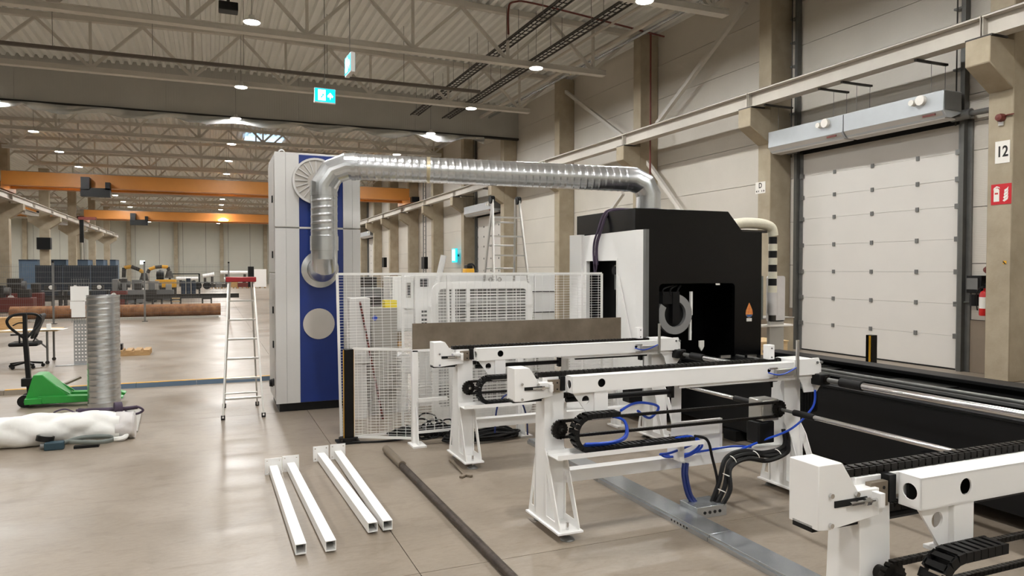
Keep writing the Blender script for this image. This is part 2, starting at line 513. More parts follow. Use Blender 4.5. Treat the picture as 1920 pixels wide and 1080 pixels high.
sh2 = MB().box(-0.32, 0.32, -0.28, 0.28, 0, 9.85).mesh('column_shaft'); sh2.materials.append(MATS['concrete'])
co2 = MB().plate([(0.32,5.2),(1.08,5.75),(1.08,6.15),(0.32,6.15)], 'y', -0.28, 0.28).mesh('corbel'); co2.materials.append(MATS['concrete'])
for k, y in enumerate([53.2 + 12*q for q in range(-2, 5)]):
    o = thing('concrete_column', 'concrete column of the left row carrying crane rails both sides, %s from the viewer' % ORD[k], 'column', (-11.8, y, 0), kind='structure')
    inst('column_shaft', sh2, o); inst('corbel', co2, o); inst('corbel', co2, o, rot=(0,0,math.pi))

# crane rails
def crane_rail(name, label, x, y0, y1):
    o = thing(name, label, 'crane rail', (x, y0, 6.15), kind='structure')
    k = 0; y = y0
    while y < y1 - 0.1:
        yy = min(y + 6, y1); m = MB()
        m.box(x-0.15, x+0.15, y+.01, yy-.01, 6.15, 6.175).box(x-0.15, x+0.15, y+.01, yy-.01, 6.50, 6.53).box(x-0.01, x+0.01, y+.01, yy-.01, 6.17, 6.51)
        for s in (y+.02, yy-.03): m.box(x-0.14, x+0.14, s, s+.012, 6.17, 6.51)
        m.build('rail_beam', 'rail_steel', o); y = yy
    MB().box(x-0.03, x+0.03, y0, y1, 6.53, 6.58).build('rail_head', 'dark_steel', o)
    return o
crane_rail('crane_rail', 'long grey crane runway beam along the right wall', 12.78, -9.45, 104.55)
crane_rail('crane_rail', 'grey crane runway beam on the left column row facing the hall', -10.9, 26.55, 104.55)
crane_rail('crane_rail', 'grey crane runway beam on the far side of the left columns', -12.7, 26.55, 104.55)
# ------------------------------------------------------------------ roof trusses
def truss_meshes():
    T = {}
    def mk(m, n): me = m.mesh(n); me.materials.append(MATS['truss']); return me
    b = MB().box(-9.9, 11.94, -0.13, 0.13, 8.36, 8.385).box(-9.9, 11.94, -0.13, 0.13, 8.50, 8.525).box(-9.9, 11.94, -0.10, -0.085, 8.38, 8.505).box(-9.9, 11.94, 0.085, 0.10, 8.38, 8.505)
    T['bottom_chord'] = mk(b, 'bottom_chord')
    t = MB()
    t.bar((-11.9, 0, roof_z(-11.85)), (RIDGE, 0, roof_z(RIDGE)), 0.2, 0.16).bar((RIDGE, 0, roof_z(RIDGE)), (13.6, 0, roof_z(13.6)), 0.2, 0.16)
    T['top_chord'] = mk(t, 'top_chord')
    D = []; V = []
    nodes = [RIDGE + 1.5 + 3*k for k in range(-4, 4)]
    for x in nodes:
        for dx in (-1.5, 1.5):
            xt = x + dx; D.append(((x, 0, 8.5), (xt, 0, roof_z(xt) - 0.08)))
        V.append(((x, 0, 8.5), (x, 0, roof_z(x) - 0.08)))
    T['web'] = []
    for p, q in D: T['web'].append(('diagonal', mk(MB().bar(p, q, 0.09, 0.09, (0,1,0)), 'diagonal')))
    for p, q in V: T['web'].append(('web_post', mk(MB().bar(p, q, 0.08, 0.08), 'web_post')))
    w = MB()
    for p, q in D: w.bar(p, q, 0.09, 0.09, (0,1,0))
    for p, q in V: w.bar(p, q, 0.08, 0.08)
    T['joined'] = mk(w, 'web_members')
    return T
TM = truss_meshes()
ty = [b for b in BAYS if b < 108]
for y in ty:
    n = [b for b in ty if b > 5].index(y) if y > 5 else None
    lab = 'grey steel lattice roof truss across the hall, %s from the viewer' % ORD[n] if n is not None else 'grey steel lattice roof truss overhead behind the view'
    o = thing('roof_truss', lab, 'truss', (0, y, 0), kind='structure')
    inst('bottom_chord', TM['bottom_chord'], o); inst('top_chord', TM['top_chord'], o)
    if 5 < y < 52:
        for nm, me in TM['web']: inst(nm, me, o)
    else:
        inst('web_members', TM['joined'], o)['kind'] = 'stuff'
# neighbouring aisle: lighter trusses seen between the left columns
lt = MB().bar((-36,0,8.45),(-12.2,0,8.45),0.2,0.16)
for k in range(16):
    x = -35.8 + 1.5*k; lt.bar((x,0,8.45 if k%2 else 9.95),(x+1.5,0,9.95 if k%2 else 8.45),0.09,0.09,(0,1,0))
ltm = lt.mesh('web_members'); ltm.materials.append(MATS['truss'])
for k, y in enumerate([b for b in BAYS if 50 < b < 108][::1]):
    o = thing('roof_truss', 'grey roof truss of the neighbouring left aisle, %s from the viewer' % ORD[k], 'truss', (0, y, 0), kind='structure')
    inst('web_members', ltm, o)['kind'] = 'stuff'

# dark pipe, trays and conduits under the roof
o = thing('ceiling_pipe', 'thin dark pipe hanging across the hall below the roof on rods', 'pipe', (-10,23.5,8.2))
MB().box(-10.5, 8.7, 23.45, 23.55, 8.17, 8.27).build('pipe_run', 'pipe_brown', o)
for x in (-9,-6.5,-4,-1.5,1,3.5,6,8.3): MB().cyl((x,23.5,8.28),(x,23.5,roof_z(x)+.1),0.008,6).build('hanger_rod', 'grey_steel', o)
rung = MB().box(-0.17, 0.17, -0.011, 0.011, 0, 0.02).mesh('rung'); rung.materials.append(MATS['dark_steel'])
for nm, x, z, lab in (('cable_tray', 8.62, 9.05, 'dark ladder cable tray under the roof, the one further from the wall'), ('cable_tray', 10.12, 9.02, 'dark ladder cable tray under the roof, the one nearer the wall')):
    o = thing(nm, lab, 'cable tray', (x, 10, z))
    for s in (-0.18, 0.18): MB().box(x+s-.012, x+s+.012, 9, 31.9, z, z+0.055).build('side_rail', 'dark_steel', o)
    for k in range(76): inst('rung', rung, o, (0, -0.8+0.3*k, 0.005))
    MB().tube([(x-.08,9,z+.06),(x-.07,20,z+.06),(x-.09,31.9,z+.06)],0.018,6).build('cable', 'black_rubber', o)
    MB().tube([(x+.07,9,z+.06),(x+.05,20,z+.06),(x+.08,31.9,z+.06)],0.016,6).build('cable', 'black_rubber', o)
    for k in range(9):
        y = 10 + 2.6*k
        for s in (-0.2, 0.2): MB().cyl((x+s,y,z),(x+s,y,roof_z(x)+.1),0.008,6).build('hanger_rod', 'grey_steel', o)
tag(MB().cyl((12.35,6,9.32),(12.35,32.1,9.32),0.055,10).build('conduit_pipe', 'galvanised'), 'bright conduit pipe running lengthwise high beside the wall columns', 'pipe')
tag(MB().cyl((11.9,6,9.28),(11.9,32.1,9.28),0.07,10).build('conduit_pipe', 'rail_steel'), 'pale pipe running lengthwise just inside the bright conduit', 'pipe')
tag(MB().cyl((11.3,6,9.5),(11.3,32.1,9.5),0.04,8).build('conduit_pipe', 'rail_steel'), 'thin pale pipe running lengthwise between the conduit and the cable trays', 'pipe')
pth = smooth([(7.9,19,8.75),(7.9,19,9.45),(8.1,19,9.7),(9.0,19,9.72),(13.2,19,9.35)],6)
tag(MB().tube(pth,0.03,6).build('sprinkler_pipe', 'brown_red'), 'thin red-brown pipe bending under the roof beside the cable trays', 'pipe')
tag(MB().tube([(13.1,19.6,9.6),(13.1,19.6,0.0)],0.03,6).build('sprinkler_pipe', 'brown_red'), 'thin red-brown vertical pipe on the right wall', 'pipe')
tag(MB().tube([(-6,17.5,9.75),(3.4,17.5,9.75)],0.025,6).build('gas_pipe', 'yellow'), 'thin yellowish pipe across the hall under the roof', 'pipe')
# wind braces on the right wall
def brace(p, q, lab): tag(MB().bar(p, q, 0.13, 0.13).build('wind_brace', 'rail_steel'), lab, 'brace', kind='structure')
def pbrace(a, b, lab, x=13.5, w=.12):
    tag(MB().bar(at_x(a[0],a[1],x), at_x(b[0],b[1],x), w, w).build('wind_brace', 'truss'), lab, 'brace', kind='structure')
pbrace((1052,165),(1172,258),'diagonal steel brace on the wall falling from the fourth column to the crane rail')
pbrace((1232,232),(1400,6),'diagonal steel brace rising high on the wall towards the D column')
pbrace((1203,288),(1284,405),'diagonal steel brace below the crane rail behind the black machine')
pbrace((1133,412),(1168,362),'short diagonal steel brace left of the duct end behind the machine')

# ------------------------------------------------------------------ lamps
def lamp_proto():
    o = proto('high_bay_lamp', 'x', 'lamp', 'round high-bay lamps')
    MB().lathe([(0.0,0.17),(0.07,0.17),(0.09,0.06),(0.19,0.045),(0.215,0.0),(0.20,0.0),(0.2,0.01),(0.0,0.012)],(0,0,0),n=20).build('housing','cabinet_grey',o)
    MB().cyl((0,0,-0.012),(0,0,0.008),0.195,20).build('lens','lamp_lens',o)
    MB().cyl((0,0,0.17),(0,0,1.75),0.007,6).build('suspension_wire','grey_steel',o)
    return o
LP = lamp_proto(); lk = tree_of(LP); first = True
rowname = {9.35: 'row nearest the right wall', 1.02: 'middle row', -7.3: 'left row'}
lamp_light = bpy.data.lights.new('lamp_light', 'AREA'); lamp_light.shape = 'DISK'; lamp_light.size = 0.4; lamp_light.energy = LAMP_W; lamp_light.color = LAMP_COL; lamp_light.spread = LAMP_SPREAD
def place_lamp(x, y, z, lab, e=None):
    global first
    if first: o = LP; o.location = (x,y,z); o['label'] = lab; first = False
    else: o = copy_tree(LP, (x,y,z), 0, lab, lk)
    L = bpy.data.objects.new('lamp_light', e or lamp_light); COL.objects.link(L); L.parent = o; L.location = (0,0,-0.03)
for x in (9.35, 1.02, -7.3):
    n = 0
    ymin = {9.35: 14, 1.02: 20, -7.3: 32}[x]
    for y in ty:
        yy = y - 0.05
        if yy > ymin:
            lab = 'glowing round high-bay lamp in the %s, %s from the viewer' % (rowname[x], ORD[n]); n += 1
        else: lab = 'high-bay lamp overhead, %s, %s from the back wall' % (rowname[x], ORD[ty.index(y)])
        place_lamp(x, yy - (0.75 if abs(y-32.55) < 1 else 1.2 if x == 1.02 and abs(y-20.55) < 1 else 0.25), 8.27, lab)
n = 0
big = lamp_light.copy(); big.energy = LAMP_W*2.2
for k, y in enumerate((42, 58, 70, 82, 94, 104)):
    for x in (-18.5, -30):
        place_lamp(x, y, 8.3, 'round high-bay lamp in the left neighbouring aisle, %s line, %s from viewer' % ('nearer' if x > -20 else 'farther', ORD[k]), big)

# ------------------------------------------------------------------ overhead cranes
def crane(y, z_top, lab, x0=-10.9, x1=12.78, hx=None):
    o = thing('overhead_crane', lab, 'crane', ((x0+x1)/2, y, 6.6))
    for dy in (0, 1.9):
        m = MB().box(x0+.1, x1-.1, y+dy-.22, y+dy+.22, z_top-.75, z_top); g = m.build('girder', 'crane_orange', o)
        MB().box(x0+.1, x1-.1, y+dy-.30, y+dy+.30, z_top-.80, z_top-.75).build('girder_flange', 'crane_orange', g)
        MB().box(x0+.3, x1-.3, y+dy-.03, y+dy+.03, z_top, z_top+.05).build('trolley_rail', 'grey_steel', o)
    for x in (x0, x1):
        MB().box(x-.15, x+.15, y-1.0, y+2.9, 6.62, 7.0).build('end_carriage', 'crane_orange', o)
        MB().box(x-.25, x+.25, y-1.5, y-1.0, 6.62, 6.95).build('buffer', 'black_paint', o)
    if hx is not None:
        h = MB().box(hx-.75, hx+.75, y-.9, y-.35, z_top-1.35, z_top-.85).build('hoist', 'black_paint', o)
        MB().box(hx-.72, hx-.28, y-1.0, y-.3, z_top-.95, z_top-.25).build('hoist_motor', 'black_paint', h)
        MB().box(hx+.5, hx+.75, y-.9, y-.35, z_top-.95, z_top-.5).build('hoist_end', 'black_paint', h)
    return o
crane(48.5, 7.62, 'orange double-girder overhead crane, the nearer of the two in the hall', hx=-6.1)
c2 = crane(77.0, 7.62, 'orange overhead crane further away with a glowing warm lamp', hx=-6.2)
MB().lathe([(0,0),(0.45,0),(0.5,0.12),(0.2,0.3),(0,0.3)],(1.2,76.3,6.85),n=16).build('work_lamp','warm_lens',c2)['label'] = 'glowing yellow lamp'
crane(72.0, 7.5, 'orange overhead crane in the neighbouring left aisle', -35.5, -13.1)
# chain hoist hanging at the left rail
o = thing('pendant_hoist', 'black hoist with hanging cable by the left crane rail', 'hoist', at_y(153,415,58))
p = at_y(153,412,58)
MB().box(p.x-.12,p.x+.12,57.9,58.1,p.z-1.6,p.z).build('hoist_body','black_paint',o)
MB().cyl((p.x+.12,58,p.z-1.6),(p.x+.12,58,p.z-2.8),0.02,6).build('hoist_cable','dark_steel',o)
MB().box(p.x-.2,p.x+.9,57.85,58.15,p.z,p.z+.2).build('hoist_trolley','brown_red',o)
# heater unit under the roof, suspended
p = at_y(428,14,20.6)
o = thing('ceiling_projector', 'dark box-shaped unit hanging under the roof at the top edge', 'ceiling unit', p)
MB().box(p.x-.24,p.x+.24,20.4,20.8,p.z-.12,p.z+.10).build('casing','black_paint',o,0.02)
MB().cyl((p.x,20.6,p.z+.1),(p.x,20.6,p.z+.6),0.04,8).build('mount_pole','dark_steel',o)
MB().cyl((p.x+.12,20.38,p.z),(p.x+.12,20.41,p.z),0.06,14).build('lens','hole_dark',o)
# ------------------------------------------------------------------ sectional doors on the right wall
def sect_door(n, y0, y1, lab, near=True):
    o = thing('door_%d' % n, lab, 'door', (WALL_X, (y0+y1)/2, 0), kind='structure')
    zs = [0.03,.69,1.34,1.99,2.65,3.31,3.85,4.39,4.95]
    secs = {}
    for a, b in zip(zs, zs[1:]):
        secs[b] = MB().box(WALL_X-0.02, WALL_X+0.03, y0, y1, a+.0015, b-.0015).build('door_section', 'white_door', o, 0.003)
    MB().box(WALL_X-0.025, WALL_X+0.03, y0, y1, 0.0, 0.03).build('bottom_seal', 'black_rubber', o)
    ys = [10.7-9.73, 11.83-9.73, 12.9-9.73]
    for z in zs[1:-1]:
        for dy in ys:
            h = MB().box(WALL_X-0.045, WALL_X-0.02, y0+dy-.035, y0+dy+.035, z-.045, z+.045).build('hinge', 'mid_grey', secs[z])
        if near:
            for yy in (y0+.05, y1-.05):
                MB().box(WALL_X-0.09, WALL_X-0.02, yy-.05, yy+.05, z-.05, z+.05).build('roller_bracket', 'grey_steel', secs[z])
    for yy, nm in ((y0-.08,'track'),(y1+.08,'track')):
        m = MB().box(WALL_X-0.16, WALL_X-0.03, yy-.045, yy+.045, 0, 9.4); m.build(nm, 'track_steel', o)
        MB().box(WALL_X-0.05, WALL_X+0.0, yy-.14, yy+.14, 0, 5.0).build('jamb', 'grey_steel', o)
        MB().cyl((WALL_X-0.2, yy+.1, 4.9),(WALL_X-0.2, yy+.1, 9.4),0.015,6).build('lift_cable', 'dark_steel', o)
        for k in range(7): MB().box(WALL_X-0.17, WALL_X-0.02, yy+.02, yy+.2, 5.4+.6*k, 5.44+.6*k).build('track_bracket','grey_steel',o)
    MB().box(WALL_X-0.05, WALL_X+0.0, y0-.1, y1+.1, 4.95, 5.06).build('lintel_seal','black_rubber',o)
    MB().cyl((WALL_X-0.2, y0-.75, 5.08),(WALL_X-0.2, y1+.3, 5.08),0.055,12).build('torsion_shaft','grey_steel',o)
    MB().cyl((WALL_X-0.2, y0-.3, 5.08),(WALL_X-0.2, y0+.1, 5.08),0.10,14).build('cable_drum','grey_steel',o)
    MB().cyl((WALL_X-0.2, y1-.05, 5.08),(WALL_X-0.2, y1+.3, 5.08),0.10,14).build('cable_drum','grey_steel',o)
    return o
sect_door(1, 9.73, 13.95, 'big white sectional door between columns D and 12')
sect_door(2, 33.7, 37.9, 'white sectional door beyond the grey header, middle of the right wall')
sect_door(3, 63.7, 67.9, 'white sectional door far down the right wall', False)

def air_curtain(y0, y1, lab, grp=None):
    o = thing('air_curtain', lab, 'air curtain', (13.4, (y0+y1)/2, 5.0))
    prof = [(13.1,5.13),(13.1,5.52),(13.62,5.52),(13.62,5.1),(13.35,5.0),(13.2,5.0)]
    b = MB().plate(prof, 'y', y0, y1).build('casing','curtain_grey',o,0.01)
    MB().plate([(13.085,5.12),(13.12,5.12),(13.22,4.98),(13.5,4.97),(13.5,5.0),(13.2,5.01)], 'y', y0+.04, y1-.02).build('grille_hood','cabinet_grey',o)
    MB().box(13.12,13.6,y0-.012,y0,5.14,5.5).build('end_cover','mid_grey',o)
    MB().box(13.07,13.09,y0+.15,y0+.42,5.05,5.09).build('maker_badge','brown_red',b)
    f = MB().cyl((13.02,y0+.45,5.40),(13.10,y0+.45,5.40),0.10,16); f.build('fan_cap','sign_white',b)
    MB().cyl((12.99,y0+.62,5.38),(13.10,y0+.62,5.38),0.06,12).build('valve','sign_white',b)
    for dy in (.3, y1-y0-.3):
        for x in (13.15,13.55): MB().cyl((x,y0+dy,5.5),(x,y0+dy,6.14),0.006,6).build('hanger_rod','grey_steel',o)
    for dy in (.3, y1-y0-.3): MB().box(12.7,13.6,y0+dy-.03,y0+dy+.03,6.10,6.14).build('hanger_channel','dark_steel',o)
    return o
air_curtain(9.58, 11.95, 'grey air curtain heater above the big door, the half nearer the number 12 column')
air_curtain(11.98, 14.3, 'grey air curtain heater above the big door, the half nearer the D column')
air_curtain(33.6, 38.0, 'grey air curtain heater above the middle door in the background')
air_curtain(63.6, 68.0, 'grey air curtain heater above the far door down the right wall')

# plates and signs on the columns (face -X)
def col_sign(name, lab, cat, y, z, w, h, m, x=13.2):
    o = thing(name, lab, cat, (x-.004, y, z))
    MB().box(x-.008, x-.001, y-w/2, y+w/2, z-h/2, z+h/2).build('plate', m, o); return o
def cs_m(y, z, x=13.2): return face_matrix((x-.010, y, z), (0,-1,0), (0,0,1))
p = at_x(1880,285,13.2)
o = col_sign('number_plate','white plate with black number 12 on the nearest column','sign',p.y,p.z,.26,.40,'sign_white')
M = cs_m(p.y,p.z); M = M @ Matrix.Diagonal((0.78,1,1,1)); text('12', .27, 'sign_black', o, M, bold=.006)
p = at_x(1877.5,364,13.2)
o = col_sign('extinguisher_sign','red sign with white fire extinguisher and flame below number 12','sign',p.y,p.z,.36,.37,'red_sign')
y, z = p.y, p.z
def spoly(pts, nm, m, o, y, z, x=13.2): MB().plate([(y-a, z+b) for a,b in pts], 'x', x-.012, x-.008).build(nm, m, o)
spoly([(-.13,-.13),(-.03,-.13),(-.03,.08),(-.06,.11),(-.10,.11),(-.13,.08)],'extinguisher_mark','sign_white',o,y,z)
spoly([(-.14,.08),(-.13,.12),(-.08,.15),(-.03,.13),(-.02,.10),(-.05,.12),(-.09,.12)],'valve_mark','sign_white',o,y,z)
for k in range(4):
    b = -.12+.055*k
    spoly([(.03+.01*k,b),(.06,b-.02),(.12,b+.02),(.13,b+.08),(.10,b+.05),(.06,b+.03)],'flame_mark','sign_white',o,y,z)
spoly([(-.11,.0),(-.05,.0),(-.05,.03),(-.11,.03)],'label_mark','red_sign',o,y,z,13.198)
p = at_x(1426,352,13.2)
o = col_sign('letter_plate','white plate with black letter D and small arrows','sign',p.y,p.z,.36,.30,'sign_white')
M = cs_m(p.y,p.z+.05) @ Matrix.Diagonal((0.85,1,1,1)); text('D', .19, 'sign_black', o, M, bold=.004)
for a, w in ((-.13,.028),(-.06,.016),(.06,-.016),(.13,-.028)):
    spoly([(a-w,-.09),(a+w*.6,-.06),(a+w*.6,-.12)] if w > 0 else [(a-w,-.09),(a+w*.6,-.12),(a+w*.6,-.06)],'arrow_mark','sign_black',o,p.y,p.z)
# red alarm beacon with cable, on column 12
p = at_x(1879,221,13.2)
o = thing('alarm_beacon','small red alarm beacon with cable on the nearest column above the number','beacon',(13.2,p.y,p.z))
MB().lathe([(0,.12),(.06,.11),(.075,.06),(.075,0)],(13.2,p.y,p.z),(-1,0,0),14).build('dome','brown_red',o)
MB().tube([(13.18,p.y-.05,p.z+.02),(13.17,p.y-.12,p.z+.03),(13.17,8.30,p.z+.03)],.012,6).build('cable','brown_red',o)
MB().box(13.17,13.2,p.y-.03,p.y+.05,p.z-.14,p.z-.05).build('junction_box','cabinet_grey',o)
p = at_x(1884,492,13.2)
o = thing('warning_sticker','tiny yellow and black sticker on the nearest column','sticker',(13.2,p.y,p.z))
MB().box(13.194,13.199,p.y-.03,p.y+.03,p.z-.03,p.z+.03).build('sticker_face','yellow',o)
MB().plate([(p.y-.03,p.z-.03),(p.y+.0,p.z-.03),(p.y+.03,p.z+.0),(p.y+.03,p.z+.03)],'x',13.191,13.194).build('stripe','sign_black',o)
# fire extinguisher, control box on the wall between door and column
p = at_x(1846,592,13.72)
o = thing('fire_extinguisher','red fire extinguisher hanging on the wall beside the column','extinguisher',(13.72,p.y,p.z))
MB().lathe([(0,0),(.085,0),(.095,.02),(.095,.40),(.07,.46),(.025,.49),(.025,.54),(0,.54)],(13.72,p.y,p.z),n=18).build('cylinder','red_paint',o)
MB().box(13.62,13.75,p.y-.02,p.y+.02,p.z+.53,p.z+.57).build('valve','black_paint',o)
MB().tube(smooth([(13.72,p.y,p.z+.55),(13.6,p.y+.05,p.z+.5),(13.62,p.y+.1,p.z+.3),(13.66,p.y+.1,p.z+.1)],5),.012,6).build('hose','black_rubber',o)
MB().lathe([(.097,.14),(.097,.36)],(13.72,p.y,p.z),n=18).build('label_band','sign_white',o)
MB().box(13.81,13.9,p.y-.05,p.y+.05,p.z+.1,p.z+.4).build('wall_bracket','black_paint',o)
p = at_x(1833,533,13.8)
o = thing('door_control','black and grey door control box on the wall above the fire extinguisher','control box',(13.8,p.y,p.z))
MB().box(13.70,13.87,p.y-.14,p.y+.16,p.z-.17,p.z+.17).build('box','black_paint',o,0.01)
MB().box(13.68,13.70,p.y-.08,p.y+.14,p.z-.10,p.z+.12).build('panel','mid_grey',o)
MB().cyl((13.72,p.y,p.z-.42),(13.72,p.y,p.z-.2),.09,14).build('plug','black_paint',o)
MB().tube(smooth([(13.75,p.y-.16,p.z),(13.7,p.y-.4,p.z-.05),(13.75,p.y-.5,p.z-.3)],5),.018,6).build('cable','black_rubber',o)
MB().tube([(13.82,p.y+.1,p.z-.35),(13.82,p.y+.5,p.z-.38)],.02,6).build('conduit','grey_steel',o)
p = at_x(1851,506,13.8)
o = thing('alarm_sounder','small red sounder on the wall above the door control box','sounder',(13.8,p.y,p.z))
MB().lathe([(0,.14),(.05,.13),(.08,.06),(.08,0)],(13.88,p.y,p.z),(-1,0,0),14).build('dome','brown_red',o)
MB().cyl((13.84,p.y-.02,p.z-.2),(13.84,p.y-.02,p.z-.07),.04,10).build('bell','brown_red',o)

# emergency exit signs under the roof
def exit_sign(name, lab, p, w, h, th, rz):
    o = thing(name, lab, 'exit sign', p, rz)
    W = ROOTM[o.name]
    def loc(m): m.v = [W @ v for v in m.v]; return m
    loc(MB().box(-w/2,w/2,-th/2,th/2,-h/2,h/2)).build('casing','cabinet_grey',o)
    for s in (-1, 1):
        y = s*(th/2)
        def pl(pts, nm, mm, e, par=o):
            a, b = sorted((y+s*e, y+s*(e+.004))); return loc(MB().plate(pts,'y',a,b)).build(nm,mm,par)
        lp = pl([(-w*.48,-h*.43),(w*.48,-h*.43),(w*.48,h*.46),(-w*.48,h*.46)],'lit_panel','exit_green',.001)
        pl([(-w*.34,-h*.34),(w*.02,-h*.34),(w*.02,h*.38),(-w*.34,h*.38)],'door_mark','exit_white',.005,lp)
        pl([(-w*.22,-h*.14),(-w*.17,-h*.18),(-w*.10,-h*.02),(-w*.05,h*.0),(-w*.08,h*.12),(-w*.16,h*.08),(-w*.13,h*.02),(-w*.2,-h*.08)],'runner_mark','exit_green',.009,lp)
        pl([(w*.24,h*.22),(w*.38,h*.0),(w*.35,-h*.12),(w*.28,-h*.06),(w*.24,-h*.28),(w*.20,-h*.06),(w*.13,-h*.12),(w*.10,h*.0)],'arrow_mark','exit_white',.005,lp)
    loc(MB().cyl((0,0,h/2),(0,0,roof_z(p.x)+.1-p.z),.01,6)).build('hanger_rod','grey_steel',o)
exit_sign('exit_sign','bright cyan exit sign with running figure and arrow hanging below the trusses', at_y(609,180,22.0), .62,.44,.10, 0.06)
exit_sign('exit_sign','exit sign seen edge-on hanging above and right of the frontal one', at_y(656,122,17.4), .62,.46,.10, math.radians(-87))
p = at_x(856,479,13.75)
o = thing('exit_sign','small glowing exit sign on the right wall left of the middle door','exit sign',p)
MB().box(13.6,13.66,p.y-.45,p.y+.45,p.z-.42,p.z+.42).build('lit_panel','exit_green',o)
MB().box(13.66,13.91,p.y-.06,p.y+.06,p.z-.06,p.z+.06).build('wall_bracket','grey_steel',o)
MB().box(13.58,13.6,p.y-.15,p.y+.32,p.z-.32,p.z+.36).build('door_mark','exit_white',o)
p = at_y(267,492,111)
o = thing('exit_sign','tiny glowing exit sign on the far wall at the left','exit sign',p)
MB().box(p.x-.05,p.x+.05,111,FAR_Y+.05,p.z-.05,p.z+.05).build('wall_bracket','grey_steel',o)
MB().box(p.x-.3,p.x+.3,110.9,111,p.z-.25,p.z+.25).build('lit_panel','exit_white',o)

# things on the right wall in the background
o = thing('wall_ladder','caged steel ladder climbing the right wall in the background','ladder',(13.7,47.5,0))
for y in (47.2,47.8): MB().box(13.5,13.56,y-.03,y+.03,1.5,9.5).build('stile','grey_steel',o)
for k in range(26): MB().cyl((13.53,47.2,1.7+.3*k),(13.53,47.8,1.7+.3*k),.02,6).build('rung','grey_steel',o)
for k, (px, py, y) in enumerate(((719,492,57),(794,493,44.5))):
    p = at_x(px,py,13.0)
    tag(MB().box(12.95,13.2,p.y-.35,p.y+.35,p.z-.4,p.z+.4).build('wall_box','black_paint'),'small dark box on a column of the right wall, %s' % ('the farther of two' if k == 0 else 'the nearer of two'),'box')
tag(MB().box(13.6,13.7,39.3,39.6,0.5,6).build('wall_conduit','rail_steel'),'pale vertical conduit on the right wall beside the exit sign','pipe')
# ------------------------------------------------------------------ dust filter cabinet (blue and grey)
o = thing('filter_cabinet','tall grey and blue dust filter cabinet with metal duct','cabinet',(1.44,11.2,0))
X0,X1,Y0,Y1,ZT = 0.84,2.04,10.6,11.8,3.70
MB().box(X0+.05,X1-.05,Y0+.06,Y1-.05,0,.12).build('base','black_paint',o)
MB().box(X0+.01,X1-.01,Y0+.02,Y1,.12,1.98).build('body_lower','cabinet_grey',o,.01)
MB().box(X0+.01,X1-.01,Y0+.02,Y1,2.63,ZT).build('body_upper','cabinet_grey',o,.01)
MB().box(X0+.01,X1-.01,Y0+.02,Y1,1.985,2.625).build('body_middle','cabinet_grey',o,.01)
bl, br = 1.175, 1.79
for z0,z1 in ((.12,2.625),(2.64,ZT)):
    for a,b,n,m in ((X0,X0+.148,'corner_panel','cabinet_grey'),(X0+.152,bl-.003,'front_panel','cabinet_grey'),(br+.003,X1-.118,'front_panel','cabinet_grey'),(X1-.115,X1,'corner_panel','cabinet_grey')):
        MB().box(a,b,Y0,Y0+.03,z0+.004,z1-.004).build(n,m,o)
    MB().box(bl,br,Y0+.004,Y0+.03,z0+.006,z1-(.03 if z1>3 else .006)).build('blue_panel','cabinet_blue',o)
MB().box(bl,br,Y0-.004,Y0+.03,2.618,2.645).build('trim_strip','cabinet_grey',o)
# side latches and door
sd1 = MB().box(X0-.004,X0+.02,Y0+.1,Y1-.1,.2,1.9).build('side_door','cabinet_grey',o)
sd2 = MB().box(X0-.004,X0+.02,Y0+.1,Y1-.1,2.0,3.6).build('side_door','cabinet_grey',o)
for z in (.35,.9,1.4,2.2,3.0): MB().box(X0-.02,X0+.01,Y0+.25,Y0+.32,z,z+.1).build('latch','black_paint',sd1 if z < 2 else sd2)
MB().lathe([(0.0,-.05),(.05,-.045),(.06,0)],(X0-.005,Y0+.55,.35),(1,0,0),12).build('knob','black_rubber',o)
# round fan grille with ribs (partly behind the duct)
gx, gz = at_y(592,340,10.6).x, at_y(592,340,10.6).z
fpl = MB().cyl((gx,Y0-.03,gz),(gx,Y0+.01,gz),.33,36).build('fan_plate','cabinet_disc',o)
MB().lathe([(.33,0),(.33,.045),(.30,.045),(.30,.02)],(gx,Y0-.0,gz),(0,-1,0),36).build('fan_rim','cabinet_grey',fpl)
rib = MB()
for k in range(20):
    t = 2*math.pi*k/20
    MB().bar((gx+.12*math.cos(t),Y0-.036,gz+.12*math.sin(t)),(gx+.29*math.cos(t),Y0-.036,gz+.29*math.sin(t)),.012,.012,(0,1,0)).build('grille_rib','cabinet_grey',fpl)
dz = at_y(598,607,10.6)
MB().cyl((dz.x,Y0-.015,dz.z),(dz.x,Y0+.01,dz.z),.222,36).build('round_cover','cabinet_disc',o)
MB().lathe([(.03,.0),(.05,.03),(.03,.06)],(X0+.12,Y0+.2,ZT+.02),(0,1,0),14).build('lifting_eye','cabinet_grey',o)
# duct
def spiral(m, p, q, r, pitch=.1, n=36, ds=.0125):
    p, q = Vector(p), Vector(q); d = q-p; L = d.length; d.normalize(); a = d.orthogonal().normalized(); b = d.cross(a)
    k = int(L/ds)+1; vs = []; fs = []
    for i in range(k+1):
        s = L*i/k
        for j in range(n):
            t = 2*math.pi*j/n; ph = (s/pitch - j/n) % 1.0
            rr = r + .006*math.exp(-((ph-.5)/.085)**2)
            vs.append(p + d*s + a*(rr*math.cos(t)) + b*(rr*math.sin(t)))
    for i in range(k):
        for j in range(n): fs.append((i*n+j,i*n+(j+1)%n,(i+1)*n+(j+1)%n,(i+1)*n+j))
    return m.add(vs, fs)
def elbow(m, pts, r, n=26):
    """segmented elbow: hard mitred rings through pts"""
    return m.tube(pts, r, n, cap=False)
R = .18
va = at_y(608,450,10.16); vx, vy = va.x, 10.16
zl = at_y(608,505,10.16).z
zt = 3.47
ex, ey, ez = 6.0, 9.02, 3.36
dv = o
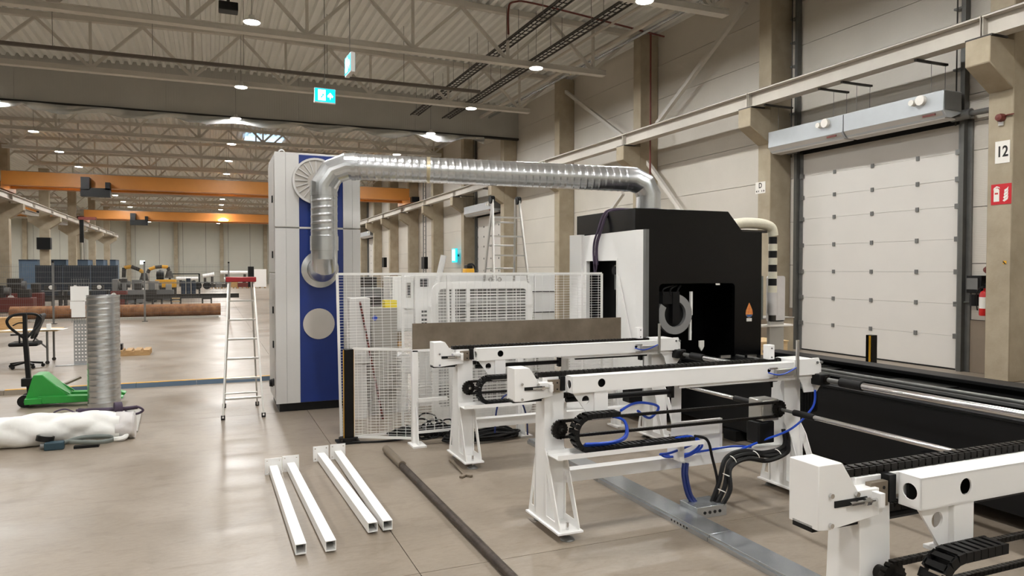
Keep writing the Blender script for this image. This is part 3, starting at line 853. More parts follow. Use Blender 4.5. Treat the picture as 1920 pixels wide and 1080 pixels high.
d = thing('spiral_duct','long galvanised spiral duct from the blue cabinet over to the black machine','duct',(vx,vy,zl))
MB().lathe([(.0,.0),(.265,.0),(.265,.02),(.185,.04)],(vx,10.6,zl),(0,-1,0),30).build('wall_flange','duct_steel',d)
elbow(MB(),[(vx,10.58,zl),(vx,10.36,zl),(vx,10.20,zl+.06),(vx,10.16,zl+.16),(vx,10.16,zl+.36)],R).build('lower_elbow','duct_steel',d,angle=20)
MB().lathe([(R+.012,0),(R+.012,.20)],(vx,vy,zl+.26),(0,0,1),26).build('sleeve','duct_steel',d)
spiral(MB(),(vx,vy,zl+.44),(vx,vy,3.08),R).build('riser','duct_steel',d,angle=60)
hd = Vector((ex-vx, ey-vy, ez-zt)).normalized()
V0 = Vector((vx,vy,0)); HD = Vector((hd.x,hd.y,0))
e4 = V0 + HD*.31 + Vector((0,0,3.468))
elbow(MB(),[V0+Vector((0,0,3.05)),V0+Vector((0,0,3.20)),V0+HD*.115+Vector((0,0,3.385)),e4,e4+hd*.16],R+.006).build('upper_elbow','duct_steel',d,angle=12)
h1 = Vector((ex,ey,ez)) - hd*.33
spiral(MB(),e4+hd*.10,h1,R).build('horizontal_run','duct_steel',d,angle=60)
MB().cyl(e4+hd*.10-hd*.03,e4+hd*.12,R+.012,26,cap=False).build('joint_collar','duct_steel',d)
mid = e4+hd*1.1
MB().cyl(mid,mid+hd*.05,R+.0055,26,cap=False).build('tape_band','tape',d)['label'] = 'faint yellow tape band'
h2 = Vector((ex,ey,ez))
elbow(MB(),[h1-hd*.02,h1+hd*.10,h2-hd*.07+Vector((0,0,-.07)),h2+Vector((0,0,-.22)),h2+Vector((0,0,-.42)),h2+Vector((0,0,-.52))],R+.004).build('end_elbow','duct_steel',d,angle=15)
MB().lathe([(R+.012,0),(R+.012,.12)],(ex,ey,2.82),(0,0,1),26).build('end_collar','duct_steel',d)

# ------------------------------------------------------------------ laser tube machine cabin
MX0,MX1,MY0,MY1,MZ = 5.2,7.14,7.9,9.78,2.56
o = thing('laser_machine','big black and white tube cutting machine cabin with open front','machine',(6.17,8.8,0))
# black front wall with opening
op0, op1 = at_y(1236,532,MY0), at_y(1378,532,MY0)
MB().plate([(MX0+.07,.1),(MX1,.1),(MX1,MZ),(MX0+.07,MZ)],'y',MY0,MY0+.05,[rrect(op0.x,op1.x,.72,op0.z,.06)]).build('front_wall','black_gloss',o)
MB().box(MX0+.02,MX0+.07,MY0+.0,MY0+.06,.1,MZ).build('corner_strip','mid_grey',o)
MB().box(MX1-.05,MX1,MY0+.05,MY1,.1,MZ).build('right_wall','black_paint',o)
MB().box(MX0+.05,MX1,MY1-.05,MY1,.1,MZ).build('rear_wall','black_paint',o)
MB().box(MX0+.05,MX1-.05,MY0+.05,MY1-.05,MZ-.04,MZ-.005).build('top_panel','black_paint',o)
MB().box(MX0+.3,MX1-.05,MY0+1.2,MY0+1.24,.1,MZ-.05).build('inner_wall','black_paint',o)
MB().box(MX0+.1,MX1-.05,MY0+.05,MY1-.05,.1,.7).build('lower_block','black_paint',o)
# white left wall with opening, chamfer at the corner
yo0, yo1 = 8.58, 9.44
MB().plate([(MY0+.2,.1),(MY1,.1),(MY1,MZ-.02),(MY0+.2,MZ)],'x',MX0,MX0+.05,[[(yo0,.95),(yo1,.95),(yo1,2.16),(yo0,2.16)]]).build('side_wall','machine_white',o)
MB().plate([(MX0,MY0+.2),(MX0+.05,MY0+.22),(MX0+.07,MY0+.02),(MX0+.045,MY0)],'z',.1,MZ).build('corner_panel','machine_white',o)
MB().plate([(MX0-.03,MY1-.22),(MX0+.02,MY1-.22),(MX0+.02,MY1+.03),(MX0-.10,MY1+.03)],'z',.1,MZ+.0).build('rear_corner_panel','machine_white',o)
fr = .025
MB().plate([(yo0-fr,.93),(yo1+fr,.93),(yo1+fr,2.16+fr),(yo0-fr,2.16+fr)],'x',MX0-.012,MX0+.0,[[(yo0,.95),(yo1,.95),(yo1,2.16),(yo0,2.16)]]).build('opening_frame','machine_white',o)
MB().box(MX0+.28,MX0+.30,MY0+.3,MY1-.1,.7,2.4).build('inner_screen','black_paint',o)
MB().box(MX0+.08,MX0+.2,8.62,8.78,1.75,2.1).build('inner_device','mid_grey',o)
MB().cyl((MX0+.1,8.7,2.02),(MX0+.02,8.7,2.02),.06,12).build('inner_knob','black_rubber',o)
# triangular white gusset standing by the wall
MB().plate([(8.12,.95),(8.50,.95),(8.50,1.95)],'x',MX0-.03,MX0-.01).build('gusset','machine_white',o)
# roof hood
MB().plate([(5.25,MZ),(5.25,2.86),(6.80,2.86),(7.08,MZ)],'y',8.2,9.86).build('roof_hood','black_gloss',o,.006)
# chuck ring
rc = at_y(1263,589,7.97); ro, ri = .268, .17
a0, a1 = math.radians(80), math.radians(-212)
arc = []
N = 40
for i in range(N+1):
    t = a0+(a1-a0)*i/N; arc.append((rc.x+ro*math.cos(t), rc.z+ro*math.sin(t)))
for i in range(N,-1,-1):
    t = a0+(a1-a0)*i/N; arc.append((rc.x+ri*math.cos(t), rc.z+ri*math.sin(t)))
MB().plate(arc,'y',7.93,8.0).build('chuck_ring','ring_grey',o)['label'] = 'grey C-shaped chuck ring'
MB().cyl((rc.x-.02,7.99,rc.z+.0),(rc.x-.02,8.3,rc.z),.24,26).build('chuck_body','black_paint',o)
MB().box(rc.x-.05,rc.x+.06,7.92,8.02,rc.z-.12,rc.z+.30).build('chuck_jaw','black_paint',o)
MB().box(rc.x-.20,rc.x+.0,7.93,8.05,rc.z+.14,rc.z+.30).build('chuck_motor','black_paint',o)
for k in range(3): MB().tube(smooth([(rc.x-.15+.08*k,7.95,rc.z+.2),(rc.x-.2+.12*k,7.93,rc.z+.33),(rc.x+.06*k,7.98,rc.z+.38)],5),.012,6).build('hose','black_rubber',o)
MB().box(rc.x+.275,rc.x+.31,7.97,8.0,rc.z-.02,rc.z+.30).build('side_strip','machine_white',o)
MB().box(rc.x+.265,rc.x+.295,7.97,8.0,rc.z-.36,rc.z-.08).build('side_strip','machine_white',o)
MB().plate([(rc.x+.34,rc.z-.36),(rc.x+.42,rc.z-.36),(rc.x+.42,rc.z-.44),(rc.x+.38,rc.z-.50),(rc.x+.34,rc.z-.44)],'y',7.86,7.88).build('shield_tag','sign_white',o)
p = at_y(1346,533,MY0-.005); MB().box(p.x-.035,p.x+.035,MY0-.006,MY0-.001,p.z-.012,p.z+.012).build('small_label','sign_white',o)
# drop-shaped sticker
p = at_y(1405,583,MY0-.005)
drop = [(p.x+.062*math.cos(t)*1.0, p.z-.03+.062*math.sin(t)) for t in [math.radians(a) for a in range(-180,1,18)]] + [(p.x+.055,p.z+.01),(p.x+.03,p.z+.06),(p.x,p.z+.115),(p.x-.03,p.z+.06),(p.x-.055,p.z+.01)]
MB().plate(drop,'y',MY0-.004,MY0-.001).build('drop_sticker','sticker_orange',o)['label'] = 'orange and blue drop sticker'
MB().plate([(p.x-.055,p.z-.05),(p.x+.055,p.z-.05),(p.x+.035,p.z-.085),(p.x-.035,p.z-.085)],'y',MY0-.006,MY0-.004).build('drop_base','sticker_blue',o)
MB().plate([(p.x-.045,p.z-.145),(p.x+.045,p.z-.145),(p.x+.045,p.z-.10),(p.x-.045,p.z-.10)],'y',MY0-.004,MY0-.001).build('sticker_label','sign_white',o)
# sling strap over the roof, hanging at the white side
o = thing('lifting_sling','dark purple lifting sling hanging over the machine roof down its white side','sling',(5.15,8.9,2.2))
sp = [(5.9,8.6,2.885),(5.6,8.75,2.885),(5.34,8.9,2.885),(5.23,8.94,2.80),(5.165,8.96,2.60),(5.15,9.04,2.44),(5.15,9.07,2.28),(5.15,9.05,2.10)]
MB().tube(smooth(sp,6),.024,6).build('sling_band','strap_purple',o)
MB().tube(smooth([(x-.03,y+.03,z+.01) for x,y,z in sp],6),.016,6).build('sling_band','strap_purple',o)
MB().tube(smooth([(5.135,9.06,2.25),(5.13,9.10,2.1),(5.13,9.07,1.98),(5.13,9.02,2.1),(5.135,9.06,2.25)],6),.012,6).build('sling_eye','strap_purple',o)

# machine bed running towards the viewer
o = thing('machine_bed','long black machine bed trough running from the cabin towards the lower right','machine bed',(6.45,3.5,0))
BX0,BX1 = 5.75,7.35
BY0,BY1 = -1.5,MY0-.02
MB().box(BX0,BX0+.08,BY0,BY1,.12,.84).build('left_wall','black_paint',o,.01)
MB().box(BX1-.06,BX1,BY0,BY1,.12,.88).build('right_wall','black_paint',o,.01)
MB().box(BX0+.08,BX1-.06,BY0,BY1,.12,.55).build('trough_floor','black_paint',o)
MB().box(BX1-.20,BX1+.10,BY0,BY1,.86,.90).build('right_flange','black_paint',o,.006)
MB().box(BX1-.62,BX1-.22,BY0,BY1,.78,.82).build('deck_strip','black_gloss',o)
MB().box(BX0-.02,BX0+.22,BY0,BY1,.84,.87).build('left_flange','black_paint',o,.006)
MB().box(BX0+.06,BX0+.12,BY0,BY1,.87,.91).build('guide_rail','grey_steel',o)
MB().cyl((BX1-.66,BY0,.845),(BX1-.66,BY1,.845),.018,12).build('guide_rod','grey_steel',o)
MB().box(BX1-.72,BX1-.60,BY0,BY1,.80,.825).build('rod_support','grey_steel',o)
for k in range(7): MB().box(BX0+.3,BX1-.75,-.6+1.3*k,-.3+1.3*k,.55,.72).build('cross_member','black_paint',o)
for k in range(5): MB().box(BX1-.58,BX1-.28,.6+1.45*k,1.25+1.45*k,.82,.835).build('cover_plate','black_gloss',o,.004)
for k in range(4): MB().box(BX0-.06,BX0+.25,.4+2.1*k,.62+2.1*k,.0,.12).build('foot','black_paint',o)
for k in range(3): MB().box(BX0-.12,BX0,1.9+2.0*k,2.3+2.0*k,.42,.46).build('side_bracket','black_paint',o)
for p0 in ((6.2,7.6),(6.55,7.5),(6.4,7.0)): MB().box(p0[0],p0[0]+.16,p0[1],p0[1]+.05,.86,.90).build('clamp_block','chrome',o)
MB().box(BX0+.2,BX1-.25,6.6,BY1,.80,.84).build('front_deck','black_gloss',o)

# ------------------------------------------------------------------ conveyor units
U = proto('loading_conveyor','x','conveyor','white cross conveyors in front of the machine bed')
X = 0.0
def ub(m, name, mt, bevel=0, kind=None, parent=None): return m.build(name, mt, parent or U, bevel, kind)
# lifting arm beam with round holes
AB = ub(MB().plate([(0,1.085),(2.21,1.085),(2.21,1.21),(0,1.21)],'y',0,.006,[circle(.26,1.15,.034,20),circle(1.93,1.155,.02,16)]),'arm_beam','white_paint')
ub(MB().plate([(0.0,1.085),(.1,1.085),(.1,1.21),(0,1.21)],'x',0,.006,[circle(.05,1.147,.033,18)]),'arm_end_plate','white_paint',0,parent=AB)
ub(MB().box(0,2.21,0,.1,1.204,1.212),'arm_top','white_paint',0,parent=AB); ub(MB().box(0,2.21,0,.1,1.083,1.09),'arm_bottom','white_paint',0,parent=AB); ub(MB().box(0,2.21,.094,.1,1.085,1.21),'arm_back','white_paint',0,parent=AB)
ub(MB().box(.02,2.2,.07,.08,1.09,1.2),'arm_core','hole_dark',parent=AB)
ub(MB().box(.20,.32,.005,.095,.89,1.085),'arm_post','white_paint',.004,parent=AB)
ub(MB().box(.165,.345,-.02,.115,.872,.89),'arm_foot','white_paint',.003,parent=AB)
ub(MB().plate([(.02,1.085),(.205,1.085),(.205,.90),(.165,.89)],'y',.03,.04,[circle(.135,1.02,.033,18)]),'arm_gusset','white_paint',0,parent=AB)
# fixed chain rail
ub(MB().box(-.18,2.35,.15,.22,1.10,1.195),'chain_rail','white_paint',.003)
link = MB().box(-.017,.017,-.028,-.018,-.016,.016).box(-.017,.017,.018,.028,-.016,.016).cyl((-.009,-.03,0),(-.009,.03,0),.011,8).box(-.012,.012,-.018,.018,.004,.02).mesh('chain_link'); link.materials.append(MATS['black_chain'])
for k in range(62): inst('chain_link', link, U, (-.20+.041*k,.185,1.213))
ub(MB().box(-.2,2.3,.165,.205,1.195,1.199),'chain_guide','black_rubber')
for k in range(14): inst('chain_link', link, U, (-.30+.041*k,.185,1.045))
# hood on the left end
EH = ub(MB().plate([(-.44,1.035),(-.44,1.285),(-.32,1.285),(-.235,1.165),(-.12,1.165),(-.12,1.055),(-.38,1.03)],'y',.09,.24),'end_hood','white_paint',.003)
ub(MB().box(-.36,-.19,.085,.092,1.115,1.14),'tension_slot','hole_dark',parent=EH)
ub(MB().cyl((-.30,.068,1.128),(-.13,.068,1.128),.008,10),'tension_screw','chrome',parent=EH); ub(MB().cyl((-.225,.068,1.128),(-.20,.068,1.128),.016,6),'tension_nut','chrome',parent=EH)
ub(MB().box(-.16,-.135,.05,.1,1.10,1.155),'tension_block','white_paint',parent=EH)
for a,b in ((-.38,1.165),(-.245,1.155),(-.38,1.05)): ub(MB().cyl((a,.078,b),(a,.092,b),.010,8),'bolt','chrome',parent=EH)
ub(MB().box(-.44,-.2,.12,.22,1.02,1.046),'chain_shoe','black_rubber')
# legs
def leg(x0, x1, yf=.13, yb=.31):
    L = MB().plate([(yf,.075),(yb,.075),(yb,.62),(yb-.02,1.10),(yf+.01,1.10),(yf,.62)],'x',x0,x1).build('leg','white_paint',U,.004)
    for x in (x0, x1-.008):
        MB().plate([(yf+.01,.66),(yf+.01,.075),(-.13,.075),(-.13,.10),(.06,.55)],'x',x,x+.008,[[(-.055,.13),(.10,.13),(.10,.47)]]).build('leg_gusset','white_paint',L)
        MB().plate([(yb-.01,.60),(yb-.01,.075),(.43,.075),(.43,.10)],'x',x,x+.008,[[(yb+.02,.14),(yb+.07,.14),(yb+.02,.36)]]).build('leg_gusset','white_paint',L)
    MB().box(x0-.02,x1+.02,-.15,.45,.06,.076).build('base_plate','white_paint',L,.002)
    for y in (-.09,.39):
        xm = (x0+x1)/2
        MB().cyl((xm,y,.012),(xm,y,.13),.012,10).build('foot_screw','chrome',L)
        MB().lathe([(0,.03),(.02,.03),(.045,.014),(.055,.004),(.055,0),(0,0)],(xm,y,0),n=18).build('foot_pad','grey_steel',L)
leg(-.17,0.0); leg(2.23,2.42)
ub(MB().box(-.145,-.05,.108,.135,1.08,1.18),'steel_plate','raw_steel')
for a in (-.122,-.073):
    for b in (1.105,1.155): ub(MB().cyl((a,.106,b),(a,.109,b),.007,8),'plate_screw','hole_dark')
ub(MB().box(-.04,-.002,.11,.17,1.09,1.20),'pivot_block','black_paint')
ub(MB().box(0,2.23,.17,.27,.345,.44),'cross_beam','white_paint',.003)
# cable chain tray and energy chain
ub(MB().box(-.19,1.13,-.14,.03,.62,.626).box(-.19,1.13,-.144,-.138,.62,.655).box(-.19,1.13,.03,.036,.62,.655),'cable_tray','white_paint')
ub(MB().box(-.16,-.0,.0,.15,.60,.62).box(1.0,1.04,.0,.18,.45,.62),'tray_bracket','white_paint')
el = MB().box(-.019,.019,-.05,-.04,-.02,.02).box(-.019,.019,.04,.05,-.02,.02).box(-.012,.012,-.045,.045,.012,.02).box(-.012,.012,-.045,.045,-.02,-.012).mesh('energy_chain_link'); el.materials.append(MATS['black_paint'])
path = []
x = 1.05
while x > .12: path.append((x,.652,math.pi)); x -= .042
for k in range(10):
    t = math.radians(-90 - 180*(k+.5)/10); path.append((.12+.132*math.cos(t), .784+.132*math.sin(t), t-math.pi/2))
x = .14
while x < .38: path.append((x,.916,0)); x += .042
for px,pz,t in path: inst('energy_chain_link', el, U, (px,-.055,pz), (0,-t,0))
# drive chain with sprockets
def sprocket(m, cx, cz, r, y0, y1, teeth=18):
    pts = []
    for i in range(teeth*2):
        t = 2*math.pi*i/(teeth*2); rr = r if i%2 else r*.9
        pts.append((cx+rr*math.cos(t), cz+rr*math.sin(t)))
    return m.plate(pts,'y',y0,y1)
for cx,cz,nm in ((-.07,.803,'sprocket'),(2.10,.795,'sprocket')):
    SP = ub(sprocket(MB(),cx,cz,.066,.055,.072),nm,'black_chain'); ub(MB().cyl((cx,.03,cz),(cx,.14,cz),.03,14),'sprocket_shaft','black_chain',parent=SP)
    ub(MB().cyl((cx,.022,cz),(cx,.031,cz),.016,12),'shaft_end','chrome',parent=SP)
dc = MB()
for k in range(80):
    t = k/79; xx = -.07+2.17*t
    for dz_, in ((.062,),(-.062,)):
        dc.box(xx-.0115,xx+.0115,.05,.076,.803-.008*t+dz_-.011,.803-.008*t+dz_+.011)
        dc.cyl((xx+.0125,.048,.803-.008*t+dz_),(xx+.0125,.078,.803-.008*t+dz_),.009,6)
for s,cx in ((-1,-.07),(1,2.10)):
    for k in range(9):
        t = math.radians(90+180*k/8)*(1) if s<0 else math.radians(-90+180*k/8)
        dc.cyl((cx+.062*math.cos(t),.05,.80+.062*math.sin(t)),(cx+.062*math.cos(t),.076,.80+.062*math.sin(t)),.014,6)
ub(dc,'drive_chain','black_chain',0,'stuff')
# gearbox, motors, panel, damping bars
GB = ub(MB().box(1.93,2.12,.08,.26,.69,.88),'gearbox','aluminium',.01); ub(MB().cyl((2.10,.072,.795),(2.10,.09,.795),.052,18),'gearbox_flange','black_chain',parent=GB)
ub(MB().box(1.90,2.08,.09,.25,.49,.685),'motor','black_paint',.012)
RM = ub(MB().plate(rrect(2.50,2.70,.70,.94,.03),'y',.20,.42),'rear_motor','black_paint')
for k in range(6): ub(MB().box(2.495+.035*k,2.507+.035*k,.195,.425,.72,.93),'motor_fin','black_paint',parent=RM)
ub(MB().box(2.70,2.73,.25,.36,.80,.93),'terminal_box','mid_grey',parent=RM)
ub(MB().plate([(1.10,.44),(1.62,.44),(1.62,.715),(1.20,.715),(1.20,1.10),(1.10,1.10)],'y',.262,.268),'side_panel','white_paint')
ub(MB().box(1.10,1.62,.235,.268,.712,.718),'panel_lip','white_paint'); ub(MB().box(1.615,1.62,.235,.268,.44,.715),'panel_edge','white_paint')
ub(MB().cyl((.05,.2,1.0),(1.05,.2,1.0),.022,10),'damping_bar','black_rubber'); ub(MB().box(1.03,1.06,.17,.23,.95,1.05),'bar_stop','black_paint')
ub(MB().cyl((1.25,.2,1.03),(2.2,.2,1.03),.018,10),'damping_bar','black_rubber'); ub(MB().box(2.1,2.13,.17,.23,.97,1.07),'bar_stop','black_paint')
ub(MB().box(1.0,2.45,.02,.03,1.055,1.088),'side_strip','white_paint')
# right end: clamp head
ub(MB().plate([(2.21,1.09),(2.21,1.235),(2.44,1.235),(2.50,1.20),(2.50,1.09)],'y',-.01,.22),'end_head','white_paint',.004)
ub(MB().plate([(2.46,1.235),(2.53,1.235),(2.56,1.17),(2.56,.99),(2.51,.93),(2.36,.93),(2.34,1.0),(2.30,1.06),(2.46,1.09)],'y',.03,.04),'end_bracket','white_paint')
ub(MB().box(2.44,2.57,-.07,.06,1.0,1.10),'bearing_housing','black_paint',.012)
ub(MB().cyl((2.51,-.09,1.05),(2.51,.5,1.05),.032,14),'bearing_sleeve','black_chain')
ub(MB().box(2.215,2.24,-.03,-.012,1.06,1.41),'stop_bar','aluminium')
ub(MB().box(2.03,2.10,.12,.19,1.23,1.36),'stop_block','white_paint',.005)
for b in (1.25,1.33): ub(MB().cyl((2.065,.112,b),(2.065,.122,b),.007,8),'bolt','mid_grey')
ub(MB().box(1.98,2.2,-.035,-.004,1.105,1.165),'air_cylinder','aluminium',.004)
ub(MB().cyl((1.90,-.03,1.175),(1.99,-.03,1.175),.008,8),'cylinder_fitting','chrome'); ub(MB().cyl((1.90,-.03,1.095),(1.99,-.03,1.095),.008,8),'cylinder_fitting','chrome')
ub(MB().tube(smooth([(1.90,-.02,1.14),(1.98,-.045,1.12),(2.08,-.045,1.13),(2.2,-.035,1.17)],6),.006,6),'air_hose','hose_blue')
for a in (2.47,2.52): ub(MB().cyl((a,-.02,1.20),(a,.0,1.20),.012,8),'bolt','mid_grey')
uk = tree_of(U)
U.location = (2.54, 4.84, 0); U['label'] = 'white chain loading conveyor in the middle, with the blue hoses and cable tray'
copy_tree(U, (2.54, 6.95, 0), 0, 'white chain loading conveyor farthest back, in front of the brown steel plate', uk)
copy_tree(U, (2.56, 1.94, 0), 0, 'white chain loading conveyor nearest the viewer, cut by the lower right corner', uk)
# long shafts joining the conveyors
def shaft(lab, x, z, y0, y1, r):
    s = thing('drive_shaft', lab, 'shaft', (x, y0, z))
    MB().cyl((x,y0+.3,z),(x,y1-.3,z),r,16).build('rod','chrome',s)
    MB().cyl((x,y0,z),(x,y0+.16,z),r*.7,12).build('stub','grey_steel',s); MB().cyl((x,y1-.16,z),(x,y1,z),r*.7,12).build('stub','grey_steel',s)
    MB().cyl((x,y0+.14,z),(x,y0+.36,z),r*1.35,14).build('coupling','black_rubber',s); MB().cyl((x,y1-.36,z),(x,y1-.14,z),r*1.35,14).build('coupling','black_rubber',s)
shaft('thick bright shaft at the right ends, from the near to the middle conveyor', 5.05, 1.05, 2.45, 4.74, .030)
shaft('thick bright shaft at the right ends, from the middle to the back conveyor', 5.05, 1.05, 5.35, 6.84, .030)
shaft('slim lower shaft from the near conveyor to the middle gearbox', 4.64, .795, 2.05, 4.86, .020)
shaft('slim lower shaft from the middle gearbox to the back conveyor', 4.64, .795, 5.12, 6.97, .020)
# ------------------------------------------------------------------ cables and hoses around the middle conveyor
def cable(name, lab, cat, paths, m, r, n=7):
    a = paths[0][0]; o = thing(name, lab, cat, a)
    for p in paths: MB().tube(smooth(p,7),r,n).build('strand',m,o)
    return o
Y = 4.84
cable('air_hose','blue air hoses looping below the middle conveyor beam','hose',[
    [(2.95,4.80,.93),(3.15,4.95,.94),(3.3,5.0,.93),(3.45,5.02,.88),(3.35,5.0,.80),(3.2,4.95,.88)],
    [(2.80,4.84,.90),(2.98,4.82,.85),(2.98,4.78,.74),(2.85,4.76,.70),(2.62,4.78,.70)],
    [(2.82,4.86,.90),(3.0,4.84,.84),(3.0,4.8,.72),(2.85,4.78,.685),(2.62,4.8,.685)]],'hose_blue',.011)
cable('air_hose','blue hoses fanning from the cable tray end to the right leg','hose',[
    [(3.45,4.78,.67),(3.6,4.78,.67),(3.66,4.82,.60),(3.5,4.9,.52),(3.42,4.95,.50),(3.6,5.0,.46),(3.9,5.0,.47),(4.2,5.0,.48),(4.4,4.98,.46)],
    [(3.62,4.78,.66),(3.72,4.82,.58),(3.66,4.9,.49),(3.5,4.95,.47),(3.44,4.95,.49)],
    [(3.65,4.78,.66),(3.76,4.84,.56),(3.68,4.92,.47),(3.55,4.96,.45)],
    [(4.25,4.98,.44),(4.5,4.94,.52),(4.75,4.86,.62),(4.95,4.82,.80),(5.0,4.84,.95)]],'hose_blue',.010)
tt = cable('cable_bundle','thick black cable bundle with white ties falling from the right leg to the floor box','cable',[
    [(4.75,4.92,.58),(4.72,4.88,.44),(4.5,4.86,.40),(4.25,4.86,.44),(4.05,4.84,.40),(3.95,4.78,.22),(3.86,4.78,.07)],
    [(4.73,4.94,.60),(4.70,4.90,.46),(4.48,4.90,.42),(4.23,4.90,.46),(4.03,4.87,.42),(3.92,4.82,.24),(3.84,4.82,.07)],
    [(4.74,4.9,.5),(4.68,4.84,.42),(4.46,4.83,.37),(4.22,4.83,.41),(4.02,4.80,.36),(3.97,4.74,.2),(3.88,4.74,.07)]],'black_rubber',.020)
for q in ((4.6,4.87,.41),(4.35,4.865,.42),(4.08,4.84,.41),(3.99,4.80,.3),(3.93,4.79,.18)): MB().lathe([(.043,-.004),(.043,.004)],q,(1,0,.5 if q[0]>4.05 else 2.0),12).build('tie','sign_white',tt)
cable('air_hose','dark blue hose bundle standing up from the floor box','hose',[
    [(3.66,4.95,.40),(3.64,4.93,.3),(3.66,4.9,.15),(3.70,4.86,.07)],[(3.69,4.95,.40),(3.67,4.93,.3),(3.69,4.9,.15),(3.73,4.86,.07)]],'navy_hose',.018)
cable('black_cable','black cable dropping from the end of the white cable tray','cable',[
    [(3.64,4.78,.67),(3.78,4.80,.62),(3.88,4.86,.45),(3.92,4.84,.25),(3.88,4.80,.08)]],'black_rubber',.012)
cable('air_hose','thin dark blue hose arching behind the back conveyor leg','hose',[[(3.05,7.75,.12),(3.08,7.75,.42),(3.2,7.75,.56),(3.36,7.75,.50),(3.45,7.75,.30),(3.47,7.75,.06)]],'navy_hose',.010)
# floor trunking and box
o = thing('floor_trunking','galvanised cable trunking on the floor running under the conveyors','trunking',(3.5,5,0))
for k in range(4):
    y0 = 1.0+1.65*k; MB().box(3.41,3.62,y0+.004,y0+1.646,0,.055).build('trunking_lid','galvanised',o,.003)
    MB().box(3.395,3.41,y0+.004,y0+1.646,0,.035).build('trunking_lip','galvanised',o)
    for j in range(6): MB().cyl((3.394,y0+.25+.04*j,.022),(3.3945,y0+.25+.04*j,.022),.009,10).build('slot','hole_dark',o)
o = thing('floor_box','small galvanised junction channel on the floor with round holes','junction box',(3.75,4.82,0))
MB().box(3.62,3.92,4.72,4.95,0,.095).build('channel','galvanised',o,.003)
for k in range(4): MB().cyl((3.70+.05*k,4.716,.045),(3.70+.05*k,4.721,.045),.013,12).build('cable_hole','hole_dark',o)

# ------------------------------------------------------------------ fence panels
def fence(lab, A, B, z0, z1, lean=(0,0), frame=.03, hw=.034, vw=.105, name='fence_panel', wr=.0021):
    A, B = Vector(A), Vector(B); L = (B-A).length; u = (B-A).normalized(); o = thing(name, lab, 'fence', (A.x,A.y,z0))
    upv = Vector((lean[0],lean[1],1)).normalized(); H = z1-z0
    def P(s,t): return Vector((A.x,A.y,z0)) + u*s + upv*t
    for a,b in (((0,0),(L,0)),((0,H),(L,H)),((0,0),(0,H)),((L,0),(L,H))): MB().bar(P(*a),P(*b),frame*.6,frame,upv if a[1]==b[1] else u).build('frame_bar','white_fence',o)
    w = MB(); t = hw
    while t < H: w.bar(P(0,t),P(L,t),wr*2,wr*2); t += hw
    s = vw
    while s < L: w.bar(P(s,0),P(s,H),wr*2,wr*2,u); s += vw
    w.build('wire_mesh','white_fence',o,0,'stuff'); return o
fence('tall white mesh fence panel behind the black yellow-edged post, slightly tilted',(1.41,8.55,0),(2.78,8.58,0),.04,1.98,(-.02,.0))
fence('tall white mesh fence panel ending in front of the machine side opening',(2.2,8.72,0),(4.98,8.62,0),.05,1.98)
fence('low white mesh fence section between the black post and the white frame post',(1.54,8.47,0),(2.16,8.12,0),.06,1.10)
fence('low white mesh fence section under the brown steel plate',(2.22,8.13,0),(4.9,8.13,0),.12,1.08)
# rounded guard frame
o = thing('guard_grille','white rounded guard grille standing behind the fence','guard',(2.68,9.35,0))
ol = rrect(2.70,4.16,.0,1.87,.14,6); il = rrect(2.79,4.07,.19,1.78,.07,6)
MB().box(2.78,4.08,9.375,9.39,.18,1.79).build('shade_backing','shade_grey',o)  # added grey sheet, its colour stands in for shade between the bars
MB().plate(ol,'y',9.33,9.37,[il]).build('frame','white_fence',o)
w = MB()
for k in range(40): w.box(2.76,4.10,9.345,9.352,.17+.041*k,.182+.041*k)
for k in range(9): w.box(2.9+.145*k,2.908+.145*k,9.340,9.348,.16,1.81)
w.build('grille_bars','white_fence',o,0,'stuff')
o.location.y -= .2
MB().box(3.18,3.23,9.32,9.38,.12,1.85).build('upright','white_fence',o); MB().box(2.98,3.02,9.32,9.38,.12,1.85).build('upright','white_fence',o)
# steel plate on white frame
o = thing('plate_frame','white posts and rail carrying the brown steel plate','frame',(2.17,8.06,0))
for x in (2.17,3.5,4.85):
    MB().box(x-.035,x+.035,8.03,8.09,.02,1.10).build('post','white_paint',o,.003)
    MB().plate([(7.88,.02),(8.03,.02),(8.03,.50)],'x',x+.0,x+.008).build('post_gusset','white_paint',o)
    MB().box(x-.07,x+.09,7.86,8.12,0,.02).build('foot_plate','white_paint',o)
MB().box(2.14,4.9,8.03,8.09,1.08,1.11).build('top_rail','white_paint',o); MB().box(2.2,2.55,7.99,8.03,.50,.54).build('low_rail','white_paint',o)
tag(MB().box(2.14,4.93,8.03,8.045,1.11,1.41).build('steel_plate','raw_steel'),'long brown raw steel plate standing on edge above the fence','plate')
# black light-curtain posts with yellow edge
def curtain_post(lab, x, y):
    o = thing('light_curtain_post', lab, 'post', (x,y,0))
    MB().box(x-.055,x+.055,y-.05,y+.05,.02,1.10).build('post','black_gloss',o,.004)
    MB().box(x-.060,x-.054,y-.035,y-.005,.05,1.09).build('yellow_edge','yellow',o); MB().box(x+.054,x+.060,y-.035,y-.005,.05,1.09).build('yellow_edge','yellow',o)
    MB().cyl((x,y,.02),(x,y,.06),.11,18).build('foot_ring','black_rubber',o); MB().box(x-.14,x+.12,y-.12,y+.12,0,.02).build('foot_plate','black_paint',o)
    for a in (-.09,.09):
        for b in (-.08,.08): MB().cyl((x+a,y+b,.02),(x+a,y+b,.05),.012,8).build('anchor_bolt','dark_steel',o)
curtain_post('black post with yellow edges at the left end of the white fence',1.48,8.47)
curtain_post('black post with yellow edges beyond the machine bed before the big door',8.7,7.4)
